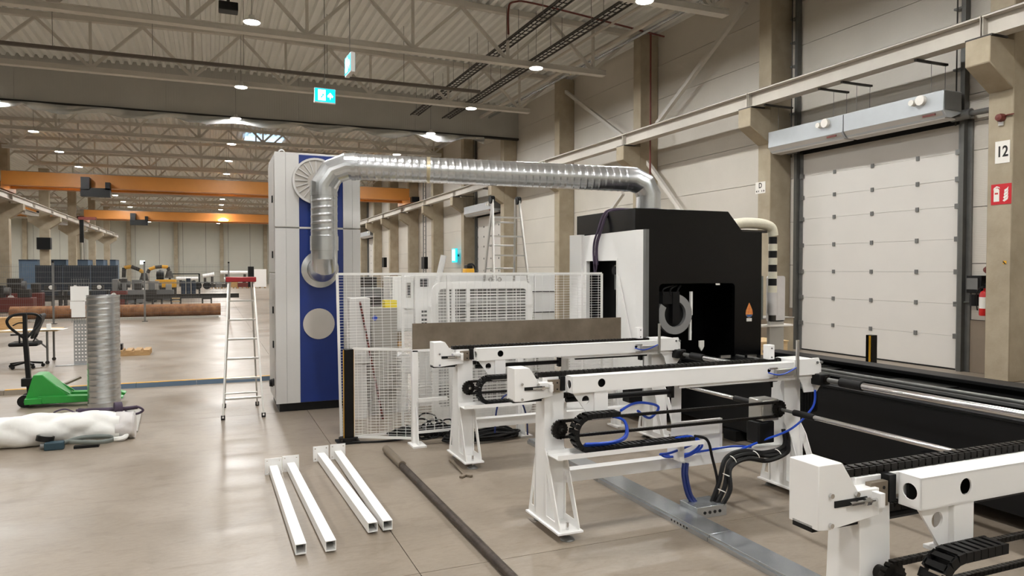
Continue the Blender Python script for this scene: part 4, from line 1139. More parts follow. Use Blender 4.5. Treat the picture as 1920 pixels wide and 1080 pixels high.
# cable heaps
def heap(lab, c, r, n, seed, m='black_rubber'):
    R = random.Random(seed); o = thing('cable_heap', lab, 'cable', (c[0],c[1],0))
    for k in range(n):
        pts = []; a0 = R.random()*6; rx = r*(.5+.5*R.random()); ry = r*.4*(.5+.5*R.random())
        for i in range(9): 
            t = a0+i*.75; pts.append((c[0]+rx*math.cos(t)+.05*R.random(), c[1]+ry*math.sin(t)+.05*R.random(), .02+.012*k*R.random()+.02*R.random()))
        MB().tube(smooth(pts,5),.014,6).build('strand',m,o)
heap('heap of black cables on the floor behind the low white fence post',(2.35,8.45),.42,9,2)
heap('bundle of black cables on the floor under the back conveyor',(2.95,7.95),.5,9,5)
cable('black_cable','black cable lying on the floor from the black post to the cable heap','cable',[[(1.5,8.36,.02),(1.8,8.3,.015),(2.05,8.3,.015),(2.3,8.38,.03)]],'black_rubber',.012)
o = thing('cable_heap','tangle of dark cables hanging on the mesh between the two white posts','cable',(2.4,8.3,.3))
R = random.Random(9)
for k in range(6):
    cx_, rr = 2.30+.06*k, .08+.08*R.random(); cz_ = .03+rr*.8
    pts = [(cx_+rr*math.cos(t*.8+k)+.03*R.random(),8.22+.1*R.random(),cz_+rr*math.sin(t*.8+k)) for t in range(9)]
    MB().tube(smooth(pts,5),.010,6).build('strand','black_rubber',o)

# ------------------------------------------------------------------ white equipment behind the fence
o = thing('control_cabinet','white electrical cabinet on a stand behind the fence left of the guard grille','cabinet',(2.9,10.5,0))
a = at_y(736,517,10.3); b = at_y(776,517,10.3)
MB().box(a.x,b.x,10.3,10.9,1.12,1.93).build('housing','machine_white',o,.01)
MB().box(a.x+.02,b.x-.02,10.285,10.3,1.16,1.88).build('door','machine_white',o,.004)
MB().box(a.x+.2,a.x+.27,10.27,10.286,1.62,1.84).build('handle_plate','grey_box',o); MB().box(a.x+.215,a.x+.25,10.255,10.271,1.66,1.80).build('handle','black_paint',o)
MB().box(a.x+.15,a.x+.29,10.26,10.29,1.46,1.5).build('document_tray','machine_white',o)
MB().box(b.x+.004,b.x+.55,10.25,10.9,1.2,1.95).build('side_housing','machine_white',o,.01)
MB().box(b.x+.08,b.x+.2,10.24,10.25,1.78,1.9).build('socket','hole_dark',o)
for k in range(4): MB().box(b.x+.1,b.x+.18,10.24,10.25,1.22+.06*k,1.25+.06*k).build('vent_slot','hole_dark',o)
MB().box(b.x+.1,b.x+.5,10.35,10.8,0,1.2).build('stand','machine_white',o)
o = thing('rear_enclosure','long white machine enclosure behind the fence and tall ladder','machine',(4.4,10.8,0))
for x0,x1 in ((3.35,4.1),(4.105,4.75),(4.755,5.12)): MB().box(x0,x1,10.35,11.4,.15,1.96).build('panel_box','machine_white',o,.015)
for z in (1.0,1.35,1.68): MB().box(4.2,5.1,10.338,10.352,z,z+.01).build('panel_seam','hole_dark',o)
for x in (4.0,4.15): MB().lathe([(.02,0),(.035,0),(.035,.012),(.02,.012)],(x,10.35,1.88),(0,-1,0),12).build('lock_ring','grey_box',o)
MB().box(3.3,5.1,10.4,11.4,0,.15).build('plinth','black_paint',o)
p = at_y(879,514,10.6)
o = thing('yellow_tool_case','yellow and black tool on top of the white enclosure','tool',(p.x,10.6,1.96))
MB().box(p.x-.07,p.x+.06,10.5,10.7,1.965,2.05).build('case_body','yellow',o,.01); MB().box(p.x-.05,p.x+.04,10.52,10.68,2.05,2.11).build('case_top','black_paint',o,.01)
MB().tube(smooth([(p.x+.05,10.6,1.99),(p.x+.10,10.6,2.06),(p.x+.06,10.6,2.12),(p.x-.02,10.6,2.11)],5),.014,6).build('case_handle','black_paint',o)
a, b = at_y(822,520,10.2), at_y(832,479,10.2)
tag(MB().cyl((a.x-.1,10.2,a.z-.45),(b.x,10.2,b.z),.045,16).build('white_tube','white_paint'),'slanted white tube sticking up behind the fence','tube')
o = thing('grey_cabinet','pale grey cabinet with round blue sticker seen through the tall fence','cabinet',(2.1,9.9,0))
MB().box(2.05,2.42,9.9,10.3,.35,1.5).build('housing','grey_box',o,.01); MB().cyl((2.1,9.89,1.36),(2.1,9.9,1.36),.035,14).build('round_sticker','hose_blue',o)
MB().box(2.06,2.41,9.93,10.27,.0,.35).build('plinth','grey_box',o)
tag(MB().box(2.25,2.42,9.92,10.1,1.5,1.6).build('yellow_carton','lemon'),'small yellow carton on the pale grey cabinet','box')
o = thing('white_column_unit','narrow white upright unit right of the blue cabinet behind the fence','unit',(1.75,9.7,0))
MB().box(1.72,2.0,9.72,9.95,.75,1.65).build('housing','cabinet_grey',o,.01); MB().box(1.78,1.95,9.75,9.92,0,.75).build('stand','cabinet_grey',o)
p0 = at_y(675,566,9.68); p1 = at_floor(718,786,.015)
o = thing('leaning_pole','thin red-brown striped pole leaning behind the tall fence','pole',(p1.x,p1.y,0))
MB().cyl(p0,p1,.014,8).build('shaft','brown_red',o)
for k in range(14): 
    c = p0.lerp(p1,(k+.5)/14); MB().cyl(c,c+(p1-p0).normalized()*.02,.016,8).build('stripe','dark_steel',o)
o = thing('white_bracket','white cut-corner machine bracket on the floor behind the fence','bracket',(2.4,10.6,0))
MB().plate([(2.36,.55),(2.36,.72),(2.52,.85),(2.66,.80),(2.72,.55)],'y',10.0,10.2).build('body','white_paint',o,.004); MB().box(2.4,2.6,10.02,10.18,0,.55).build('stand','white_paint',o)
# tall ladder behind
def ladder(name, lab, x0, y0, yb, zt, wb, wt, steps, cap=None, r=.022, tread=.06):
    o = thing(name, lab, 'ladder', (x0,(y0+yb)/2,0)); yt = y0+(yb-y0)*.5
    for s in (-1,1):
        MB().bar((x0+s*wb/2,y0,0.02),(x0+s*wt/2,yt-.03,zt),r,r*2.2,(0,1,0)).build('front_rail','aluminium',o)
        MB().bar((x0+s*(wb/2-.03),yb,0.02),(x0+s*(wt/2-.03),yt+.03,zt),r,r*2,(0,1,0)).build('rear_rail','aluminium',o)
        MB().bar((x0+s*wb/2,y0,0),(x0+s*wb/2,y0,.06),r*1.6,r*2.4).build('foot_cap','black_rubber',o)
        MB().bar((x0+s*(wb/2-.03),yb,0),(x0+s*(wb/2-.03),yb,.06),r*1.6,r*2.4).build('foot_cap','black_rubber',o)
    for k in range(steps):
        t = (k+1)/(steps+1.0); w = wb+(wt-wb)*t; y = y0+(yt-.03-y0)*t; z = zt*t
        MB().box(x0-w/2,x0+w/2,y-.01,y+tread,z-.012,z+.012).build('step','aluminium',o)
    return o, yt
lo, yt = ladder('tall_ladder','tall aluminium double ladder behind the fence, its top above the machine',4.02,9.25,10.35,3.08,.74,.42,10,tread=.035)
for s in (-1,1): MB().lathe([(0,-.03),(.06,-.03),(.06,.03),(0,.03)],(4.02+s*.21,yt,3.06),(1,0,0),14).build('hinge','black_paint',lo)
for k in range(8):
    t = (k+1)/9; w = .68+(.38-.68)*t; MB().cyl((4.02-w/2,10.35+(yt+.03-10.35)*t,3.08*t),(4.02+w/2,10.35+(yt+.03-10.35)*t,3.08*t),.014,8).build('rear_rung','aluminium',lo)
lo, yt = ladder('step_ladder','small aluminium step ladder with dark red top left of the blue cabinet',.395,10.38,11.3,1.86,.52,.34,6)
MB().box(.395-.20,.395+.20,yt-.12,yt+.12,1.86,1.93).build('top_tray','ladder_red',lo,.01)
MB().cyl((.17,11.2,.22),(.62,11.2,.22),.012,8).build('rear_brace','aluminium',lo)

# ------------------------------------------------------------------ loose steel on the floor in front
def sq_post(lab, p, q, s=.075):
    p, q = Vector(p), Vector(q); u = (q-p).normalized(); n = Vector((u.y,-u.x,0)); a = math.atan2(u.y,u.x)
    o = thing('square_post', lab, 'post', (p.x,p.y,0), 0, 'white square posts lying on the floor')
    L = (q-p).length; W = Matrix.Translation((p.x,p.y,0)) @ Matrix.Rotation(a,4,'Z')
    z0 = .015; t = .005
    def loc(m): m.v = [W @ v for v in m.v]; return m
    loc(MB().plate([(-s/2,z0),(s/2,z0),(s/2,z0+s),(-s/2,z0+s)],'x',0.006,L,[[(-s/2+t,z0+t),(s/2-t,z0+t),(s/2-t,z0+s-t),(-s/2+t,z0+s-t)]])).build('tube','white_paint',o)
    hs = [circle(a_,b_,.008,8) for a_ in (-.058,.058) for b_ in (.025,.135)]
    loc(MB().plate([(-.08,0),(.08,0),(.08,.16),(-.08,.16)],'x',-.006,.006,hs)).build('end_plate','white_paint',o)
sq_post('leftmost of the four white square posts on the floor',(.555,7.42,0),(.57,5.2,0))
sq_post('second from the left of the four white square posts on the floor',(.725,7.46,0),(.775,5.18,0))
sq_post('third from the left of the four white square posts on the floor',(1.06,7.74,0),(1.13,5.43,0))
sq_post('rightmost of the four white square posts on the floor',(1.24,7.76,0),(1.245,5.43,0))
o = thing('steel_bar','long dark steel bar lying on the floor right of the white posts','bar',(1.78,5.5,0))
MB().cyl((1.775,7.82,.042),(1.78,7.1,.042),.040,16).build('sleeve','raw_steel',o); MB().cyl((1.78,7.1,.034),(1.79,2.6,.034),.032,16).build('rod','bar_steel',o)
o = thing('wrench','dark open-ended wrench on the floor beside the back conveyor leg','wrench',(2.36,6.95,0))
p0, p1 = at_floor(848,865,.012), at_floor(872,890,.012)
MB().bar(p0,p1,.035,.018).build('handle','raw_steel',o,.005); u = (p1-p0).normalized(); n = Vector((u.y,-u.x,0))
MB().bar(p1,p1+u*.07+n*.06,.04,.022).bar(p1,p1+u*.07-n*.05,.035,.022).bar(p0-u*.05,p0+u*.02,.05,.02).build('jaw','raw_steel',o,.004)

# wrapped roll, straps, board, pieces at the lower left
o = thing('wrapped_roll','long roll wrapped in crumpled white plastic lying on the floor at the left','roll',(-1.5,9.75,0))
def wrinkled_roll(x0,x1,y,r,seed):
    R = random.Random(seed); n = 40; k = 90; vs=[]; fs=[]
    ph = [R.random()*6.28 for _ in range(8)]
    for i in range(k+1):
        x = x0+(x1-x0)*i/k; t = i/k
        rr = r*(1.0 - .10*max(0,(t-.9)/.1))
        for j in range(n):
            a = 2*math.pi*j/n
            w = .022*abs(math.sin(4.5*x+1.5*a+ph[0]))+.020*abs(math.sin(6.3*x-2.2*a+ph[1]))+.010*abs(math.sin(11*x+3*a+ph[2]))+.012*abs(math.sin(3.1*x+2*a+ph[3]))-.02
            q = rr+w; vs.append((x, y+q*math.cos(a)*1.05, max(.004, rr*.98+q*math.sin(a))))
    for i in range(k):
        for j in range(n): fs.append((i*n+j,i*n+(j+1)%n,(i+1)*n+(j+1)%n,(i+1)*n+j))
    fs += [tuple(range(n)), tuple(range(k*n,(k+1)*n))]
    return MB().add(vs,fs)
wrinkled_roll(-3.4,-1.02,9.75,.165,4).build('white_wrap','plastic_wrap',o,angle=50)
wrinkled_roll(-1.06,-.86,9.75,.15,8).build('clear_end','clear_film',o,angle=25)
MB().tube(smooth([(-1.12,9.62,.02),(-1.02,9.55,.03),(-.95,9.58,.05),(-.93,9.66,.12)],5),[.03]*16,7).build('twisted_tail','plastic_wrap',o)
tag(MB().plate([(-1.70,9.99),(-.86,10.0),(-.93,11.55),(-1.78,11.45)],'z',.0,.02).build('foam_board','grey_box'),'pale grey board lying on the floor behind the white roll','board')
o = thing('ratchet_strap','dark purple strap lying in loops on the white roll','strap',(-1.2,9.75,.34))
for k in range(5):
    R = random.Random(20+k); pts = [(-1.5+.16*i+.03*R.random(), 9.80+.05*R.random(), .315+.03*R.random()+.02*(k%2)) for i in range(5)]
    MB().tube(smooth(pts,5),.016,6).build('strap_fold','strap_purple',o)
MB().tube(smooth([(-.98,9.8,.33),(-.86,9.8,.36),(-.78,9.8,.31),(-.86,9.8,.27),(-.98,9.8,.31)],6),.014,6).build('strap_loop','strap_purple',o)
MB().tube(smooth([(-1.5,9.82,.33),(-1.60,9.82,.38),(-1.70,9.82,.36),(-1.72,9.82,.33)],6),.010,6).build('strap_loop','strap_purple',o)
MB().lathe([(0,-.05),(.07,-.04),(.07,.04),(0,.05)],(-1.05,9.80,.36),(1,.3,0),12).build('strap_coil','strap_purple',o)
o = thing('grey_strap','grey strap coil with dark teal ratchet on the floor before the white roll','strap',(-1.45,9.4,0))
def band(m, pts, w, t=.004):
    P = smooth(pts,6); vs=[]; fs=[]
    for q in P: vs += [(q.x,q.y,q.z-w/2),(q.x,q.y,q.z+w/2)]
    for i in range(len(P)-1): fs.append((2*i,2*i+2,2*i+3,2*i+1))
    return m.add(vs,fs)
b = band(MB(),[(-1.62,9.40,.05),(-1.40,9.50,.09),(-1.12,9.48,.085),(-1.06,9.38,.065),(-1.2,9.33,.06),(-1.5,9.36,.085)],.05).build('band','strap_grey',o); sd=b.modifiers.new('thick','SOLIDIFY'); sd.thickness=.004
MB().box(-1.74,-1.55,9.36,9.46,.0,.09).build('ratchet','teal',o,.012); MB().cyl((-1.74,9.41,.045),(-1.78,9.41,.045),.035,12).build('ratchet_knob','grey_steel',o)
MB().lathe([(.07,-.03),(.09,-.03),(.09,.03),(.07,.03)],(-1.75,9.5,.115),(.2,.1,1),18).build('coil','black_rubber',o)
MB().box(-1.45,-1.2,9.34,9.42,.0,.03).build('lever','black_paint',o)

# standing spiral duct, pallet jack
o = thing('duct_section','loose galvanised spiral duct section standing upright on the floor','duct',(-1.46,12.0,0))
spiral(MB(),(-1.46,12.0,.0),(-1.46,12.0,1.66),.215,.085,44).build('duct_wall','duct_steel',o,angle=60)
MB().cyl((-1.46,12,1.60),(-1.46,12,1.61),.205,24).build('duct_inside','dark_steel',o)
o = thing('pallet_jack','green pallet jack with black steering handle','pallet jack',(-2.1,12.35,0))
for y,nm in ((12.15,'fork'),(12.55,'fork')):
    MB().plate([(-2.35,.06),(-2.35,.17),(-1.35,.13),(-1.25,.09),(-1.28,.05)],'y',y-.09,y+.09).build(nm,'green_paint',o,.008)
    MB().cyl((-1.42,y-.05,.045),(-1.42,y+.05,.045),.04,12).build('fork_roller','black_rubber',o)
MB().plate([(-2.55,.08),(-2.5,.2),(-2.42,.48),(-2.30,.48),(-1.98,.16),(-1.98,.08)],'y',12.14,12.56).build('body','green_paint',o,.012)
MB().box(-2.52,-2.30,12.05,12.65,.06,.15).build('cross_frame','green_paint',o,.01)
for y in (12.16,12.52): MB().bar((-2.36,y,.47),(-1.96,y,.17),.03,.02).build('body_rib','green_paint',o)
for y in (12.25,12.45): MB().cyl((-2.55,y-.04,.09),(-2.55,y+.04,.09),.09,16).build('steering_wheel','black_rubber',o)
MB().bar((-2.5,12.35,.12),(-2.55,12.35,1.02),.07,.06).build('handle_shaft','black_paint',o)
MB().box(-2.6,-2.44,12.27,12.43,.30,.42).build('pump','black_paint',o,.01)
hp = [(-2.55,12.35,1.0),(-2.64,12.28,1.10),(-2.72,12.22,1.20),(-2.74,12.20,1.29),(-2.68,12.24,1.36),(-2.56,12.35,1.375),(-2.44,12.46,1.36),(-2.38,12.50,1.29),(-2.40,12.48,1.20),(-2.47,12.42,1.10),(-2.55,12.35,1.0)]
MB().tube(smooth(hp,5),.020,8).build('handle_loop','black_paint',o)
MB().bar((-2.55,12.35,1.0),(-2.55,12.35,1.38),.06,.05).build('handle_bar','black_paint',o)
MB().tube(smooth([(-2.55,12.34,1.24),(-2.62,12.29,1.245),(-2.68,12.24,1.21)],5),.010,6).build('lever','black_paint',o)
o.location.y += .24
tag(MB().bar((-2.62,13.05,.02),(-1.95,13.3,.30),.1,.03).build('wooden_batten','raw_steel'),'short wooden batten leaning behind the pallet jack','batten')

# threshold strip across the floor
o = thing('floor_threshold','long low cable ramp strip with yellow top crossing the floor','ramp',(0,13.85,0))
for k in range(10):
    a = -5.0+.95*k
    MB().plate([(13.78,0),(13.80,.075),(13.92,.075),(13.98,0)],'x',a+.003,a+.947).build('ramp_piece','blue_container' if a > -2.6 else 'raw_steel',o)
    if a > -3.6: MB().box(a+.003,a+.947,13.83,13.90,.075,.082).build('yellow_strip','yellow',o)
# ------------------------------------------------------------------ background on the left
# wire fence
o = thing('wire_fence','thin grey wire fence with posts crossing the left background','fence',(-2.4,31.4,0))
xs = [-11.6,-8.5,-5.45,-2.39,.68]
for x in xs:
    MB().box(x-.03,x+.03,31.37,31.43,0,2.3).build('fence_post','grey_steel',o)
    MB().box(x-.1,x+.1,31.3,31.5,0,.02).build('post_base','dark_steel',o)
    MB().box(x-.035,x+.035,31.36,31.44,2.3,2.36).build('post_cap','black_paint',o)
w = MB()
for a,b in zip(xs,xs[1:]):
    for k in range(11): w.bar((a,31.4,.15+.2*k),(b,31.4,.15+.2*k),.007,.007)
    s = a+.06
    while s < b: w.bar((s,31.4,.1),(s,31.4,2.25),.005,.005,(0,1,0)); s += .06
w.build('wire_mesh','grey_steel',o,0,'stuff')
for a,b in zip(xs,xs[1:]): MB().box(a,b,31.38,31.42,1.5,1.53).build('fence_rail','grey_steel',o)
# documents on a wire rack above a perforated upright
p = at_floor(152,684)
px, py = p.x, p.y
o = thing('document_stand','perforated metal upright with wire rack, standing beside the loose duct section','stand',(px,py,0))
hol = [circle(px-.09+.06*i,.10+.075*j,.018,8) for i in range(4) for j in range(11)]
MB().plate([(px-.13,0.0),(px+.13,0.0),(px+.13,.95),(px-.13,.95)],'y',py,py+.02,hol).build('perforated_plate','galvanised',o)
w = MB()
for k in range(8): w.bar((px-.15+.045*k,py-.02,.9),(px-.15+.045*k,py-.02,1.85),.006,.006,(0,1,0))
for k in range(5): w.bar((px-.16,py-.02,.95+.22*k),(px+.17,py-.02,.95+.22*k),.006,.006)
w.build('wire_rack','grey_steel',o,0,'stuff')
MB().plate([(px-.45,py-.12),(px+.13,py-.1),(px+.13,py+.02),(px-.40,py-.02)],'z',0,.015).build('foot_plate','galvanised',o)
for k,(a,b,c,d) in enumerate(((-.17,.10,1.37,1.68),(.09,.17,1.36,1.68),(-.18,.10,1.20,1.36),(-.16,.10,1.02,1.21))):
    lab = ['large white drawing sheet on the wire rack, the top one','narrow white sheet strip at the right of the wire rack','white sheet in the middle of the wire rack','lowest white sheet on the wire rack'][k]
    tag(MB().box(px+a,px+b,py-.045+.004*k,py-.042+.004*k,c,d).build('paper_sheet','paper'),lab,'paper')
# table, chair, box
o = thing('work_table','grey work table with metal legs at the left edge','table',(-4.2,18.3,0))
MB().box(-5.6,-3.05,17.95,18.75,.71,.74).build('tabletop','pale_wood',o,.004)
for x in (-5.4,-3.25):
    for y in (18.0,18.7): MB().cyl((x,y,.06),(x,y,.71),.022,8).build('leg','grey_steel',o); MB().cyl((x,y-.02,.04),(x,y+.02,.04),.04,10).build('caster','dark_steel',o)
MB().bar((-3.25,18.0,.35),(-3.6,18.0,.70),.03,.03).build('leg_brace','grey_steel',o)
tag(MB().plate([(-4.1,18.0),(-2.95,17.9),(-2.9,18.25),(-4.0,18.4)],'z',.741,.748).build('paper_sheet','paper'),'white drawing spread over the right end of the work table','paper')
tag(MB().box(-3.28,-3.20,18.1,18.18,.748,.86).build('paper_cup','paper'),'small white cup on the drawing on the work table','cup')
tag(MB().box(-5.0,-3.75,18.35,18.7,.74,1.0).build('wooden_box','wood'),'yellowish wooden box on the work table','box')
o = thing('office_chair','black office chair on casters at the work table','chair',(-3.55,17.55,0))
cx,cy = -3.55,17.55
MB().box(cx-.26,cx+.26,cy-.24,cy+.24,.46,.54).build('seat','black_rubber',o,.03)
MB().plate([(cx+.12,.62),(cx+.16,.60),(cx+.34,1.08),(cx+.30,1.13),(cx+.24,1.08)],'y',cy-.22,cy+.22).build('backrest','black_rubber',o,.02)
MB().bar((cx+.1,cy,.48),(cx+.22,cy,.70),.06,.02).build('back_bracket','black_paint',o)
MB().cyl((cx,cy,.12),(cx,cy,.47),.03,10).build('gas_lift','black_paint',o)
for k in range(5):
    t = 2*math.pi*k/5+.3; e = (cx+.30*math.cos(t),cy+.30*math.sin(t),.08)
    MB().bar((cx,cy,.12),e,.05,.04).build('base_arm','black_paint',o); MB().cyl((e[0],e[1]-.025,.035),(e[0],e[1]+.025,.035),.035,10).build('caster','black_rubber',o)
MB().bar((cx-.05,cy-.27,.53),(cx-.05,cy-.27,.70),.03,.03).bar((cx-.2,cy-.27,.71),(cx+.12,cy-.27,.71),.05,.03).build('armrest','black_paint',o)
# pallet
p = at_floor(232,668)
o = thing('wooden_pallet','small wooden pallet on the floor right of the loose duct section','pallet',(p.x,p.y,0))
for k in range(3): MB().box(p.x-.35,p.x+.55,p.y+.28*k,p.y+.28*k+.1,0,.10).build('bearer','wood',o)
for k in range(5): MB().box(p.x-.35+.19*k,p.x-.22+.19*k,p.y,p.y+.68,.10,.13).build('slat','wood',o)
tag(MB().box(p.x-.28,p.x-.05,p.y+.2,p.y+.45,.13,.27).build('black_case','black_paint'),'small black case on the wooden pallet','case')
# rusty pipe on skids, black beam on trestles
o = thing('rusty_pipe','big rusty brown pipe lying on the floor in the left background','pipe',(-3,33.2,0))
MB().cyl((-7.2,33.2,.34),(.38,33.2,.34),.26,24).build('pipe_body','rust',o)
tag(MB().box(-6.5,.3,32.85,32.95,0,.08).build('skid_bar','rail_steel'),'pale bar on the floor below the rusty pipe','bar')
o = thing('steel_beam','long dark steel beam on trestles in the left background','beam',(-5,43,.5))
z1 = at_y(440,550,43).z; z0 = at_y(440,558,43).z
xr = at_y(448,554,43).x
MB().box(-13.5,xr,42.9,43.1,z1-.02,z1).box(-13.5,xr,42.9,43.1,z0,z0+.02).box(-13.5,xr,42.98,43.02,z0,z1).build('beam_profile','dark_steel',o)
for k,px_ in enumerate((90,44,245,295,330,388)):
    x = at_y(px_,560,43).x
    t = thing('trestle','dark steel trestle under the long beam, %s' % ['right of the pallet jack handle','leftmost','below the fume arm','left of the slatted rack','with slatted shelf','rightmost'][k],'trestle',(x,43,0))
    for s in (-.22,.22): MB().box(x+s-.04,x+s+.04,42.8,43.2,0,z0).build('leg','dark_steel',t)
    MB().box(x-.26,x+.26,42.8,43.2,z0-.06,z0).build('top_bar','dark_steel',t)
    if k == 4:
        for j in range(3): MB().box(x-.2,x+.2,42.78,43.2,.12+.17*j,.17+.17*j).build('shelf_board','pale_wood',t)
# dark welding screens
for k in range(3):
    a = at_y(66+52*k,500,50).x; b = at_y(66+52*(k+1)-1,500,50).x
    o = thing('welding_screen','dark blue-black welding screen in the left background, %s of three' % ['leftmost','middle','rightmost'][k],'screen',((a+b)/2,50,0))
    MB().box(a,b,49.95,50.0,.45,2.3).build('curtain','screen_dark',o)
    for x in (a+.03,b-.03): MB().cyl((x,50,0),(x,50,2.32),.025,6).build('pole','dark_steel',o)
# benches with small machines before the screens
R = random.Random(11)
for k,(px_,w_) in enumerate(((95,1.1),(140,1.1),(185,1.1))):
    x = at_y(px_,545,47).x
    o = thing('work_bench','low steel work bench before the welding screens, %s of three' % ['leftmost','middle','rightmost'][k],'bench',(x,47,0))
    MB().box(x-w_/2,x+w_/2,46.7,47.4,.82,.88).build('bench_top','grey_steel',o)
    for s in (-1,1): MB().box(x+s*(w_/2-.1)-.04,x+s*(w_/2-.1)+.04,46.75,47.35,0,.82).build('leg','dark_steel',o)
    MB().box(x-.3,x+.25,46.85,47.2,.88,1.15).build('vice','dark_steel',o); MB().cyl((x+.05,46.84,1.05),(x+.05,46.86,1.05),.12,12).build('dial','sign_white',o)
# blue containers at the far left
for k,(a,b,y) in enumerate(((35,70,75),(92,124,78),(143,165,80),(180,194,82),(206,217,84))):
    xa, xb = at_y(a,490,y).x, at_y(b,490,y).x; zt = at_y(a,489,y).z
    o = thing('blue_container','blue container between the left columns, %s from the left edge' % ORD[k],'container',((xa+xb)/2,y,0))
    MB().box(xa,xb,y,y+3,0,zt).build('container_body','blue_container',o)
    for j in range(5): MB().box(xa+(xb-xa)*(j+.3)/5,xa+(xb-xa)*(j+.6)/5,y-.05,y,.3,zt-.2).build('wall_rib','blue_container',o)
    MB().box(xa,xb,y-.06,y+3,zt,zt+.12).build('top_frame','navy',o)
# column box
tag(MB().box(-11.75-.45,-11.75+.45,64.3,64.9,3.6,4.5).build('wall_cabinet','black_paint'),'black cabinet mounted on a left row column','cabinet')
# machines: dark red lathe etc.
def small_machine(name, lab, cat, px_, py_, y, w_, h_, m1, m2):
    x = at_y(px_,py_,y).x; o = thing(name, lab, cat, (x,y,0))
    MB().box(x-w_/2,x+w_/2,y,y+.8,.05,h_*.55).build('base',m1,o,.02)
    MB().box(x-w_*.42,x-w_*.05,y+.1,y+.7,h_*.55,h_).build('headstock',m2,o,.02)
    MB().cyl((x-w_*.05,y+.4,h_*.78),(x+w_*.05,y+.4,h_*.78),h_*.14,14).build('chuck','grey_steel',o)
    MB().box(x+w_*.2,x+w_*.42,y+.15,y+.65,h_*.55,h_*.85).build('tailstock',m2,o,.02)
    MB().cyl((x-w_*.3,y-.06,h_*.4),(x-w_*.3,y,h_*.4),h_*.09,12).build('handwheel','sign_white',o)
    for s in (-1,1): MB().box(x+s*w_*.4-.08,x+s*w_*.4+.08,y+.1,y+.7,0,.06).build('foot','black_paint',o)
    return o
small_machine('lathe','dark red lathe at the left edge behind the wire fence','lathe',10,540,40,2.2,1.3,'brown_red','dark_steel')
small_machine('lathe','dark brown machine tool right of the dark red lathe','machine tool',42,538,42,1.6,1.6,'brown_red','dark_steel')
small_machine('machine_tool','grey machine tool right of the welding screens','machine tool',240,533,48,1.6,1.5,'mid_grey','dark_steel')
small_machine('machine_tool','dark machine tool under the fume arm','machine tool',268,534,50,1.5,1.4,'dark_steel','mid_grey')
small_machine('machine_tool','grey machine tool left of the slatted trestle','machine tool',300,534,52,1.6,1.3,'mid_grey','grey_box')
small_machine('machine_tool','red machine far left of the fume arm post','machine tool',222,528,46,.8,1.5,'brown_red','mid_grey')
# fume extraction arms
def fume_arm(lab, y, pts):
    P = [at_y(a,b,y) for a,b in pts]; base = Vector((P[0].x,y,0)); o = thing('fume_arm', lab, 'fume arm', base)
    MB().cyl(base,P[0],.12,10).build('post','grey_box',o)
    for k,(a,b) in enumerate(zip(P,P[1:])):
        MB().cyl(a,b,.12,12).build('arm_section','yellow' if k%2 == 1 else 'dark_steel',o)
    MB().cyl(P[-1],P[-1]+Vector((0,0,-.5)),.16,12,.3).build('hood','dark_steel',o)
fume_arm('yellow and black fume extraction arm left of the fence post',52,[(232,520),(233,502),(246,500),(262,506),(270,512)])
fume_arm('yellow and black fume extraction arm curving down right of the fence post',56,[(277,512),(280,505),(291,501),(304,500),(315,501),(317,508)])
p = at_y(301,516,57)
o = thing('dark_duct','dark rounded hood between the two fume arms','hood',(p.x,57,0))
MB().lathe([(0,.25),(.3,.22),(.42,0),(.3,-.25),(0,-.3)],(p.x,57,p.z),(1,0,0),16).build('hood_shell','black_paint',o); MB().cyl((p.x,57,0),(p.x,57,p.z),.06,8).build('stand','dark_steel',o)
o = thing('yellow_loader','yellow machine base below the right fume arm','machine',at_floor(310,560))
p = at_y(312,530,55)
MB().box(p.x-.7,p.x+.6,55,56,.8,1.35).build('body','yellow',o,.03); MB().box(p.x-.6,p.x+.6,55.05,55.95,.0,.8).build('base','dark_steel',o)
# stillage frame with black parts
p = at_y(346,530,58)
o = thing('stillage','black steel stillage frame with dark parts right of the fume arms','stillage',(p.x,58,0))
for s in (-1.0,1.0):
    for yy in (58,59): MB().box(p.x+s-.05,p.x+s+.05,yy-.05,yy+.05,0,1.75).build('post','black_paint',o)
for z in (.1,1.7): MB().box(p.x-1,p.x+1,57.95,59.05,z,z+.07).build('frame_bar','black_paint',o)
for k in range(3): MB().cyl((p.x-.1+.35*k,58.4,.15),(p.x-.1+.35*k,58.4,1.2+.2*(k%2)),.16,10).build('dark_part','navy',o)
# pipes and stock against the far wall
for k,(px0,px1,py_,r_) in enumerate(((413,470,511,.22),(420,466,523,.20),(330,372,522,.22),(380,402,518,.25))):
    a, b = at_y(px0,py_,96), at_y(px1,py_,96); q = at_y(px1,py_ - (4 if k == 3 else 0),96)
    lab = ['upper pale pipe bundle on the far rack','lower pale pipe bundle on the far rack','pale pipe lying far away left','pale pipe slanting far away'][k]
    o = thing('pale_pipe', lab, 'pipe', (a.x,96,0)); MB().cyl(a,q,r_,12).build('pipe_body','white_paint',o)
    for t in (.2,.8):
        c = a.lerp(q,t); MB().box(c.x-.15,c.x+.15,95.9,96.1,0,c.z-r_).build('support','dark_steel',o)
for k,(px_,c) in enumerate(((371,'black_paint'),(388,'black_paint'))):
    p = at_y(px_,527,80); tag(MB().cyl((p.x,79.5,.42),(p.x,80.5,.42),.38,16).build('black_coil',c),'black round coil on the floor far away, %s of two' % ['left','right'][k],'coil')
